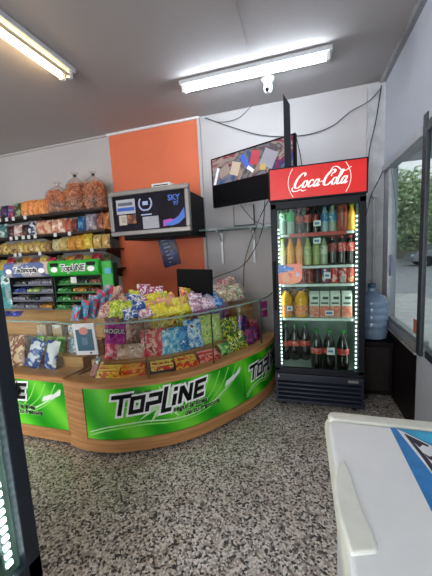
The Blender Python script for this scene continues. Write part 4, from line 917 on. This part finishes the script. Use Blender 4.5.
# door frame, glass
dr = MB().box(FX0, FX0 + .047, FY0, FY0 + .035, .325, 1.70).box(FX1 - .047, FX1, FY0, FY0 + .035, .325, 1.70).box(FX0, FX1, FY0, FY0 + .035, 1.655, 1.715).box(FX0, FX1, FY0, FY0 + .035, .305, .355).build('door', BLACKM, fr, bevel=.005)
MB().box(FX0 + .045, FX1 - .045, FY0 + .012, FY0 + .018, .35, 1.66).build('door_glass', glass('fridge_glass', 'eef6f2', .004, gmax=.04), dr)
MB().box(FX0 + .012, FX0 + .03, FY0 - .03, FY0 - .004, .85, 1.25).build('door_handle', BLACK, dr, bevel=.006)
LEDM = mat('led_white', 'eefaff', .3, emit=6, var=0); LEDB = mat('led_rail', '6a7a78', .4)
for x, zt in ((FX0 + .057, 1.50), (FX1 - .057, 1.56)):
    m = MB().box(x - .006, x + .006, FY0 + .040, FY0 + .048, .36, 1.66)
    n_ = 36
    for k in range(n_):
        z = .375 + k * (zt - .375) / (n_ - 1); m.box(x - .0045, x + .0045, FY0 + .033, FY0 + .040, z - .0045, z + .0045, 1)
    m.build('led_strip', [LEDB, LEDM], fr)
area('fridge_led_light', (FX0 + .07, FY0 + .07, 1.0), .03, 1.25, .3, (.88, 1, .97), (PI / 2, 0, math.radians(-45)))
area('fridge_led_light', (FX1 - .07, FY0 + .07, 1.0), .03, 1.25, .3, (.88, 1, .97), (PI / 2, 0, math.radians(45)))
# shelves
SHZ = (1.46, 1.20, 1.052, .768)
SW = mat('shelf_white', 'dfe8e2', .4)
for z in SHZ:
    m = MB().box(IX0 + .004, IX1 - .004, FY0 + .065, FY0 + .078, z - .022, z - .002)
    for k in range(15): m.box(IX0 + .01 + k * (IX1 - IX0 - .03) / 14, IX0 + .016 + k * (IX1 - IX0 - .03) / 14, FY0 + .075, FY1 - .06, z - .01, z - .004)
    m.box(IX0 + .004, IX1 - .004, FY1 - .07, FY1 - .06, z - .014, z - .002)
    m.build('shelf', SW, fr)
MB().box(-.10, .33, FY0 + .060, FY0 + .064, 1.432, 1.462).build('shelf_strip', mat('red_strip', 'b8302c', .4), fr)
# header: red backlit sign
hd = MB().box(FX0 - .008, FX1 + .008, FY0 - .012, FY0 + .16, 1.715, 1.965).build('header', BLACKM, fr, bevel=.004)
RED = mat('backlit_red', 'd01818', .35, emit=.22, var=.14, scale=3, ecol='e0241c')
MB().box(FX0 + .004, FX1 - .004, FY0 - .018, FY0 - .012, 1.727, 1.953).build('sign_face', RED, hd)
LW = mat('backlit_white', 'f4e8e4', .4, emit=.45, var=0)
def brush(P, base, down, sx, sz, ox, oz, shear=.32, n=8):
    pts = catmull([(a, b, 0) for a, b in P], n); out = []
    for i in range(len(pts)):
        t = (pts[min(i + 1, len(pts) - 1)] - pts[max(i - 1, 0)]).normalized(); nn = Vector((-t.y, t.x, 0))
        fr_ = i / (len(pts) - 1); tp = min(1, 6 * fr_ + .35, 6 * (1 - fr_) + .35)
        w_ = .8 * (base + down * abs(t.y) ** 1.5) * tp / 2
        out.append((pts[i] + nn * w_, pts[i] - nn * w_))
    def T(p): return (ox + (p.x + shear * p.y) * sx, oz + p.y * sz)
    return [[T(out[i][0]), T(out[i + 1][0]), T(out[i + 1][1]), T(out[i][1])] for i in range(len(out) - 1)]
S_ = []
bigC = [(.50, .74), (.52, .88), (.42, .97), (.26, .86), (.10, .55), (.08, .22), (.20, .05), (.36, .10), (.50, .28)]
S_.append((bigC, .05, .13)); 
S_.append(([(.02, .16), (-.04, .04), (.06, -.12), (.30, -.14), (.50, -.06), (.66, -.16), (.86, -.10)], .06, .02))
def oo(x): return ([(x + .17, .48), (x + .06, .44), (x, .25), (x + .05, .07), (x + .15, .06), (x + .24, .24), (x + .21, .43), (x + .13, .49)], .045, .10)
S_.append(oo(.55)); S_.append(([(.74, .42), (.84, .40)], .04, 0))
S_.append(([(1.12, .40), (1.06, .49), (.95, .42), (.90, .22), (.96, .06), (1.06, .08), (1.18, .22)], .045, .10))
def aa(x): return [([(x + .22, .42), (x + .12, .49), (x + .02, .36), (x, .16), (x + .06, .05), (x + .16, .14), (x + .24, .34)], .045, .10), ([(x + .25, .50), (x + .21, .20), (x + .24, .06), (x + .36, .16)], .045, .10)]
S_ += aa(1.22); S_.append(([(1.56, .30), (1.66, .33), (1.76, .31)], .07, 0))
S_.append(([(a + 1.72, b) for a, b in bigC[:-1]] + [(2.22, .28)], .05, .13))
S_.append(([(2.18, .80), (2.10, .66), (2.14, .56)], .04, .05))
S_.append(([(1.95, .86), (2.06, 1.12), (2.30, 1.10), (2.62, .86), (2.86, .84), (3.10, 1.04)], .05, .04))
S_.append(oo(2.26))
S_.append(([(2.52, .30), (2.66, .62), (2.70, .88), (2.62, .86), (2.57, .50), (2.58, .12), (2.66, .05), (2.78, .18)], .045, .10))
S_ += aa(2.80)
quads = []
for P, b0, d0 in S_: quads += brush(P, b0, d0, .121, .115, -.062, 1.792)
m = MB()
for q in quads: m.add([(a, FY0 - .0205, c) for a, c in q], [(0, 1, 2, 3)])
m.build('script_lettering', LW, hd)
m = MB()
for sgn, xc in ((-1, -.075), (1, .33)):
    P = [(xc + sgn * (.018 - .10 * (v * v - .0) * .35 - 0), 1.84 + v * .105) for v in [k / 10 - 1 for k in range(21)]]
    for q in stroke(P, .004): m.add([(p_.x, FY0 - .0205, p_.y) for p_ in q], [(0, 1, 2, 3)])
m.build('arc_line', LW, hd)
# grille with slats
gl = MB().box(FX0, FX1, FY0 + .02, FY0 + .04, .035, .305).build('grille', NAVY, fr)
for k in range(5):
    z = .055 + k * .037; MB().prism([(FY0 + .02, z), (FY0 - .004, z + .004), (FY0 - .004, z + .016), (FY0 + .02, z + .030)], FX0 + .02, FX1 - .02, axis='x').build('slat', NAVY, gl, bevel=.002)
MB().box(FX0, FX1, FY0 - .008, FY0 + .02, .255, .303).build('grille_top', NAVY, gl, bevel=.004)
MB().box(.335, .41, FY0 - .012, FY0 - .008, .262, .283).build('badge', SILVER, gl)
MB().box(FX0 + .025, FX0 + .035, FY0 - .012, FY0 - .008, .27, .29).build('lock', ALU, gl)
for sx in (FX0 + .06, FX1 - .06):
    for sy in (FY0 + .08, FY1 - .08): MB().lathe([(.022, 0), (.022, .035)], 12, (sx, sy, 0)).build('foot', BLACK, fr)

# drinks ------------------------------------------------------------
def bottle(name, lab, x, y, z, rad, h, liq, cap, label=None, lab_z=(.35, .62), group=None, shape='soda', neck=.012, rotz=0, trans=.0):
    t = thing(name, lab, 'bottle', (x, y, z), group)
    if shape == 'soda': pf = [(rad * .7, 0), (rad * .95, h * .02), (rad, h * .08), (rad, h * .32), (rad * .93, h * .42), (rad, h * .52), (rad * .97, h * .62), (rad * .6, h * .80), (neck, h * .90), (neck, h * .95)]
    elif shape == 'juice': pf = [(rad * .8, 0), (rad, h * .04), (rad, h * .45), (rad * .9, h * .5), (rad, h * .56), (rad * .95, h * .72), (rad * .55, h * .86), (neck * 1.4, h * .90), (neck * 1.4, h * .94)]
    elif shape == 'carrot': pf = [(rad * .8, 0), (rad, h * .05), (rad * .95, h * .2), (rad * .75, h * .36), (rad * .9, h * .5), (rad * .72, h * .66), (rad * .5, h * .75), (neck, h * .82), (neck, h * .95)]
    else: pf = [(rad * .8, 0), (rad, h * .05), (rad, h * .6), (rad * .85, h * .72), (neck * 1.2, h * .88), (neck * 1.2, h * .95)]
    MB().lathe(pf, 16).build('body', mat('liquid_' + liq + ('t' if trans else ''), liq, .12, coat=.4, trans=trans), t, smooth=True, world=False)
    MB().lathe([(neck * 1.35, h * .93), (neck * 1.35, h * .995), (neck * 1.1, h)], 12).build('cap', mat('cap_' + cap, cap, .4), t, smooth=True, world=False)
    if label:
        MB().lathe([(rad * 1.015, h * lab_z[0]), (rad * 1.015, h * lab_z[1])], 16).build('label', wrap(*label, scale=40), t, smooth=True, world=False)
    return t
YF = FY0 + .115
def two_rows(name, lab, x, z, *a, **k):
    bottle(name, lab + ', front row', x, YF, z, *a, **k); bottle(name, lab + ', directly behind the front one', x, YF + .10, z, *a, **k)
G1 = 'bottles on the top fridge shelf'; z = 1.461
for i, (x, liq, cap, lb, lab, tr) in enumerate(((-.155, 'b8ccc0', '1f9a48', ('1e9a4c', 'c8e8d0', '2cb45c'), 'clear bottle with green label', .3), (-.085, 'b4c8bc', '34a058', ('2ea458', '8ad0a0'), 'clear bottle with paler green label', .3), (-.018, '2a1410', '8a2c20', ('a83a2c', '5a2018'), 'dark cola bottle with rust label', 0),
                                                (.048, '2c1612', '9a3426', ('b84434', 'd88a78'), 'dark cola bottle with red label', 0), (.108, '201012', '7a1c20', ('8a2426', '3a1416'), 'small black cola bottle', 0), (.178, 'a8c0c8', '2a6a9a', ('2a6a98', '8ab8d0'), 'clear bottle with blue label', .3), (.236, 'b0bca8', 'a8b8a0', ('3a80a8', 'b8c8b8'), 'pale bottle with blue-grey label', .3))):
    bottle('drink_bottle', lab + ', %s on the top fridge shelf' % ORD[i], x, YF, z, .031, .20, liq, cap, lb, (.5, .88) if i < 2 else (.42, .72), G1, trans=tr)
    bottle('drink_bottle', lab + ', behind the %s on the top shelf' % ORD[i], x, YF + .09, z, .031, .20, liq, cap, lb, (.5, .88) if i < 2 else (.42, .72), G1, trans=tr)
t = thing('drink_can', 'tall red-brown can on the top fridge shelf beside the carrot-shaped bottle', 'can', (.305, YF, z - .0))
MB().lathe([(.036, 0), (.040, .006), (.040, .185), (.034, .20)], 18).build('body', wrap('8a3a28', 'a04a34', '6a2418', scale=14), t, smooth=True, world=False); MB().lathe([(.031, .198), (.033, .204)], 16).build('lid', SILVER, t, world=False)
carrot = bottle('drink_bottle', 'orange carrot-shaped juice bottle with green top, right end of the top fridge shelf', .375, YF, z, .040, .20, 'e09a2c', '7aa83a', None, shape='carrot', neck=.015)
m = MB()
for k in range(6): a = k * PI / 3; m.tube([(.375 + .006 * math.cos(a), YF + .006 * math.sin(a), z + .17), (.375 + .022 * math.cos(a), YF + .022 * math.sin(a), z + .215)], .004, 5)
m.build('leafy_top', mat('leafy_green', '9ab83a', .4), carrot)
G2 = 'bottles on the second fridge shelf'; z = 1.201
for i, (x, liq, cap, lb, lab) in enumerate(((-.158, 'c8c8a0', 'c8d82a', ('e0d8c0', 'b8c860', 'c87a6a'), 'pale bottle with lime cap'), (-.090, 'f0980c', 'd8602c', ('e89a20', 'd87a1c'), 'orange drink bottle'), (-.022, 'f08c0c', 'd05a2a', ('e8a028', 'd87018'), 'orange drink bottle beside its twin'),
                                            (.046, 'b4b878', 'a0a880', ('b8c08a', '98a060'), 'pale green drink bottle'), (.112, 'a0a468', '5a6048', ('98a060', 'c0c498'), 'olive drink bottle'), (.170, '98a080', '3a3a34', ('c8ccb8', '8a9070'), 'thin grey-green bottle'),
                                            (.235, '241414', 'b8302c', ('7a2a2c', 'c86a60'), 'cola bottle with dark red label'), (.303, '2a1616', 'c03a34', ('b8342f', 'e0a098'), 'cola bottle with bright red label'), (.368, '281616', 'b8322e', ('b83430', 'd88a84'), 'cola bottle with red label'))):
    bottle('drink_bottle', lab + ', %s on the second fridge shelf' % ORD[i], x, YF, z, .031, .225, liq, cap, lb, (.38, .68) if i < 6 else (.45, .75), G2)
    bottle('drink_bottle', lab + ', behind the %s on the second shelf' % ORD[i], x, YF + .09, z, .031, .225, liq, cap, lb, (.38, .68) if i < 6 else (.45, .75), G2)
def can(x, y, z, c, lab, g):
    t = thing('drink_can', lab, 'can', (x, y, z), g)
    MB().lathe([(.024, 0), (.031, .008), (.031, .108), (.026, .118)], 18).build('body', wrap(*c, scale=26), t, smooth=True, world=False)
    MB().lathe([(.025, .117), (.026, .120)], 16).build('lid', SILVER, t, world=False)
for i, (x, c, lab) in enumerate(((-.15, ('a83a34', 'd87a70'), 'dull red can behind the round sticker'), (-.08, ('9a3a34', 'c87a70'), 'brick red can behind the sticker'), (-.01, ('a8403a', 'd07a70'), 'rusty red can at the sticker edge'), (.058, ('7a2a28', 'b05a50'), 'dark red can'), (.12, ('2c1818', '6a2a28'), 'black-brown can'),
                                 (.18, ('3a6aa0', 'b84a44', 'd8e0e8'), 'blue-labelled red can'), (.245, ('c83a38', 'e8a8a0'), 'bright red can'), (.31, ('b83c3c', 'd8b0a8', '8a8a8a'), 'red and silver can'), (.37, ('b84a40', 'd89a6a'), 'red-orange can'))):
    can(x, YF, 1.053, c, lab + ', %s on the can shelf' % ORD[i], 'cans in the fridge')
# juice bottles and cartons
for i, (x, y, lab) in enumerate(((-.135, YF + .0, 'front left orange juice bottle'), (-.012, YF + .0, 'front right orange juice bottle'), (-.075, YF + .13, 'back orange juice bottle between two others'), (.04, YF + .13, 'back right dark orange juice bottle'))):
    bottle('juice_bottle', lab + ' on the juice shelf', x, y, .769, .054, .235, 'e8a410' if i < 2 else '9a6a1c', '2c2a2c', ('e8824a', 'e8a070', '5a2a1c'), (.08, .44), 'orange juice bottles in the fridge', shape='juice', neck=.016)
for i, x in enumerate((.092, .172, .252, .340)):
    t = thing('drink_carton', 'white and salmon drink carton, %s on the juice shelf' % ORD[i], 'carton', (x, YF + .01, .769), 'drink cartons in the fridge')
    MB().box(-.037, .037, -.035, .035, 0, .19).prism([(-.035, .19), (.035, .19), (.004, .215), (-.004, .215)], -.037, .037, axis='x').build('carton', mat('carton_white', 'd8dcd2', .5), t, world=False, bevel=.002)
    MB().box(-.0375, .0375, -.0365, -.035, .005, .095).build('salmon_print', wrap('d8705a', 'e09a84', 'c8503c', scale=36), t, world=False)
    MB().box(-.015, .028, -.0365, -.035, .15, .172).build('dark_print', mat('print_dark', '3a4440', .5), t, world=False); MB().box(-.028, .028, -.0365, -.035, .112, .126).build('dark_print', mat('print_dark2', '4a5450', .5), t, world=False)
G5 = 'large cola bottles at the bottom of the fridge'
for i, (x, y) in enumerate(((-.155, YF + .16), (-.075, YF + .17), (.015, YF + .18), (.108, YF - .005), (.205, YF - .005), (.312, YF - .005))):
    bottle('cola_bottle', 'large dark cola bottle with green cap, %s on the fridge floor' % ORD[i], x, y, .327, .047, .335, '1a1413', '2c8a3c', ('b8423a', 'd07a70'), (.40, .55), G5)
def ftag(x, z, lab, w_=.055, h_=.045, y=FY0 + .055):
    t = thing('price_tag', lab, 'price tag', (x, y, z), 'price tags in the fridge')
    MB().box(x - w_ / 2, x + w_ / 2, y - .003, y, z - h_ / 2, z + h_ / 2).build('card', WHITE, t)
    MB().box(x - w_ / 2 + .008, x + w_ / 2 - .012, y - .0038, y - .003, z - .010, z + .008).build('blue_print', mat('tag_blue', '5a7aa8', .5), t)
ftag(.118, 1.530, 'white price tag in front of the top fridge shelf bottles'); ftag(.115, 1.395, 'white price tag below the red shelf strip'); ftag(.19, 1.118, 'pale blue price tag in front of the cans', .05, .05)
ftag(.205, .815, 'white price tag on the drink cartons', .065, .04); ftag(-.105, .85, 'white price tag on the front left juice bottle', .045, .04); ftag(.215, .495, 'white price tag hanging before the cola bottles', .06, .06)
# round promotional sticker on the door glass
t = thing('sticker', 'orange round-cornered promotional sticker with blue banner on the fridge door glass', 'sticker', (-.10, FY0 + .01, 1.05))
P = [(-.185, 1.065), (-.16, 1.06), (-.06, 1.062), (-.02, 1.08), (0, 1.11), (.0, 1.215), (-.03, 1.225), (-.185, 1.215)]
MB().prism(P, FY0 + .007, FY0 + .0105).build('sheet', wrap('e2744c', 'e88a5c', 'd8603c', scale=8), t)
MB().prism([(-.187, 1.22), (-.13, 1.215), (-.055, 1.185), (-.09, 1.165), (-.187, 1.15)], FY0 + .004, FY0 + .0065).build('blue_banner', wrap('2f6fb8', '4a8ad0', 'c8dcf0', scale=40), t)
MB().prism([(-.15, 1.075), (-.10, 1.075), (-.098, 1.12), (-.115, 1.15), (-.118, 1.165), (-.134, 1.165), (-.137, 1.15), (-.152, 1.12)], FY0 + .004, FY0 + .0065).build('bottle_picture', mat('apricot_ink', 'e8b088', .4), t)
MB().prism([(-.05, 1.12), (-.02, 1.12), (-.02, 1.15), (-.05, 1.15)], FY0 + .004, FY0 + .0065).build('white_patch', mat('lilac_ink', 'd8c8d8', .4), t)

# ------------------------------------------------------------------ chest freezer in the foreground
ZT = .86
fz = thing('chest_freezer', 'white chest freezer with cream lid edge, lower right foreground', 'freezer', (.39, .2, 0))
FW = mat('freezer_white', 'e6eaec', .3, var=.02); CREAM = mat('cream_plastic', 'd4d6cb', .35, var=.04)
MB().box(.085, .72, -.50, .82, .06, ZT - .05).build('body', mat('freezer_body', 'c8cacc', .35), fz, bevel=.02, seg=3)
m = MB()
def rrect(x0, x1, y0, y1, r_, n=6):
    P = []
    for (cx_, cy_, a0) in ((x1 - r_, y1 - r_, 0), (x0 + r_, y1 - r_, 90), (x0 + r_, y0 + r_, 180), (x1 - r_, y0 + r_, 270)):
        for k in range(n + 1): a = math.radians(a0 + 90 * k / n); P.append((cx_ + r_ * math.cos(a), cy_ + r_ * math.sin(a)))
    return P
MB().prism(rrect(.056, .735, -.52, .872, .035), ZT - .06, ZT - .012, axis='z').build('lid_rim', CREAM, fz, bevel=.014, seg=3)
MB().prism(rrect(.064, .735, -.50, .820, .02), ZT - .02, ZT, axis='z').build('lid', FW, fz, bevel=.008, seg=3)
MB().prism(rrect(.066, .735, .823, .868, .018), ZT - .02, ZT + .002, axis='z').build('hinge_cover', CREAM, fz, bevel=.008, seg=3)
# crescent grip on the left lid edge
P = [(.085, .665), (.069, .632), (.058, .595), (.055, .552), (.057, .508), (.062, .47), (.067, .439), (.093, .448), (.107, .453), (.112, .463), (.11, .481), (.102, .526), (.096, .583), (.092, .631)]
MB().prism(P, ZT - .035, ZT + .005, axis='z').build('grip', mat('grip_white', 'dfe2da', .35), fz, bevel=.006, seg=3)
for sx in (.14, .66):
    for sy in (-.42, .70): MB().lathe([(.025, 0), (.025, .07)], 12, (sx, sy, 0)).build('foot', BLACK, fz)
st = thing('sticker', 'large blue sticker with jagged black and white drawing on the freezer lid', 'sticker', (.4, .6, ZT))
def flat(P, z, name, mt): return MB().prism(P, z - .0005, z, axis='z').build(name, mt, st)
SB = mat('sticker_blue', '2f7fc4', .4, var=.12, scale=30)
flat([(.218, .815), (.70, .815), (.70, .10), (.222, .10)], ZT + .0008, 'blue_sheet', SB)
flat([(.240, .812), (.70, .812), (.70, .69), (.42, .70), (.33, .738), (.275, .776)], ZT + .0014, 'cyan_area', mat('sticker_cyan', '38a8d4', .4, var=.2, scale=14))
flat([(.232, .812), (.246, .800), (.29, .756), (.36, .722), (.50, .692), (.70, .68), (.70, .3), (.30, .46), (.262, .60), (.253, .68)], ZT + .0018, 'white_area', mat('sticker_white', 'dfe4ea', .4))
flat([(.244, .792), (.252, .780), (.266, .70), (.275, .60), (.31, .47), (.70, .32), (.70, .30), (.30, .455), (.264, .60), (.256, .70)], ZT + .0022, 'dark_outline', mat('sticker_dark', '2c2438', .4))
flat([(.246, .792), (.285, .754), (.282, .748), (.272, .754), (.262, .742), (.257, .757), (.250, .775)], ZT + .0023, 'dark_figure', mat('sticker_dark', '2c2438', .4))
flat([(.262, .722), (.272, .712), (.290, .720), (.330, .735), (.36, .715), (.34, .690), (.30, .700), (.283, .690), (.268, .703)], ZT + .0023, 'dark_figure', mat('sticker_dark', '2c2438', .4))
flat([(.30, .66), (.34, .655), (.40, .70), (.45, .69), (.42, .64), (.36, .63), (.30, .60)], ZT + .0023, 'dark_figure', mat('sticker_dark', '2c2438', .4))

# ------------------------------------------------------------------ second fridge at the left edge of the view
LX = -.89
lf = thing('drinks_fridge', 'black glass-door fridge in the left foreground with a row of lit LEDs', 'fridge', (-1.2, .3, 0))
MB().box(LX - .66, LX - .04, .63, .665, .02, 1.96).box(LX - .66, LX - .04, -.04, 0, .02, 1.96).box(LX - .66, LX - .62, -.04, .665, .02, 1.96).box(LX - .66, LX - .04, -.04, .665, 1.7, 1.96).box(LX - .66, LX - .04, -.04, .665, .03, .31).build('cabinet', BLACKM, lf)
m = MB().box(LX - .615, LX - .61, .005, .625, .32, 1.69).box(LX - .61, LX - .05, .622, .627, .32, 1.69).box(LX - .61, LX - .05, .003, .008, .32, 1.69).box(LX - .61, LX - .05, .005, .625, .315, .322); m.build('liner', FIN, lf)
SLATE = mat('slate_frame', '252b35', .45, spec=.3)
d2 = MB().box(LX - .035, LX, .613, .663, .25, 1.72).box(LX - .035, LX, -.04, .01, .25, 1.72).box(LX - .035, LX, -.04, .663, 1.66, 1.72).box(LX - .035, LX, -.04, .663,   .25, .345).build('door', SLATE, lf, bevel=.004)
MB().box(LX - .022, LX - .016, .008, .615, .34, 1.665).build('door_glass', glass('fridge_glass', 'eef6f2', .004, gmax=.04), d2)
m = MB().box(LX - .055, LX - .045, .575, .60, .36, 1.62)
for k in range(40): z = .375 + k * .031; m.box(LX - .045, LX - .038, .578, .597, z - .007, z + .007, 1)
m.build('led_strip', [LEDB, LEDM], lf)
area('fridge_led_light', (LX - .08, .56, 1.0), .03, 1.2, .6, (.88, 1, .97), (PI / 2, 0, math.radians(225)))
for z in (.62, .92, 1.2, 1.45): MB().box(LX - .60, LX - .07, .012, .618, z - .014, z).build('shelf', SW, lf)
for k, z in enumerate((.323, .621)):
    for q in range(5):
        bottle('drink_bottle', 'pale water bottle in the left foreground fridge, %s shelf, %s from the door hinge' % (['bottom', 'second'][k], ['first', 'second', 'third', 'fourth', 'fifth'][q]), LX - .13, .54 - .11 * q, z, .036, .25, 'a8c4c4', '3a8a9a', ('7ab0b0', 'd8e8e4'), (.4, .6), 'water bottles in the left foreground fridge', trans=.3)
MB().box(LX - .64, LX - .04, -.03, .65, 0, .03).build('plinth', BLACK, lf)
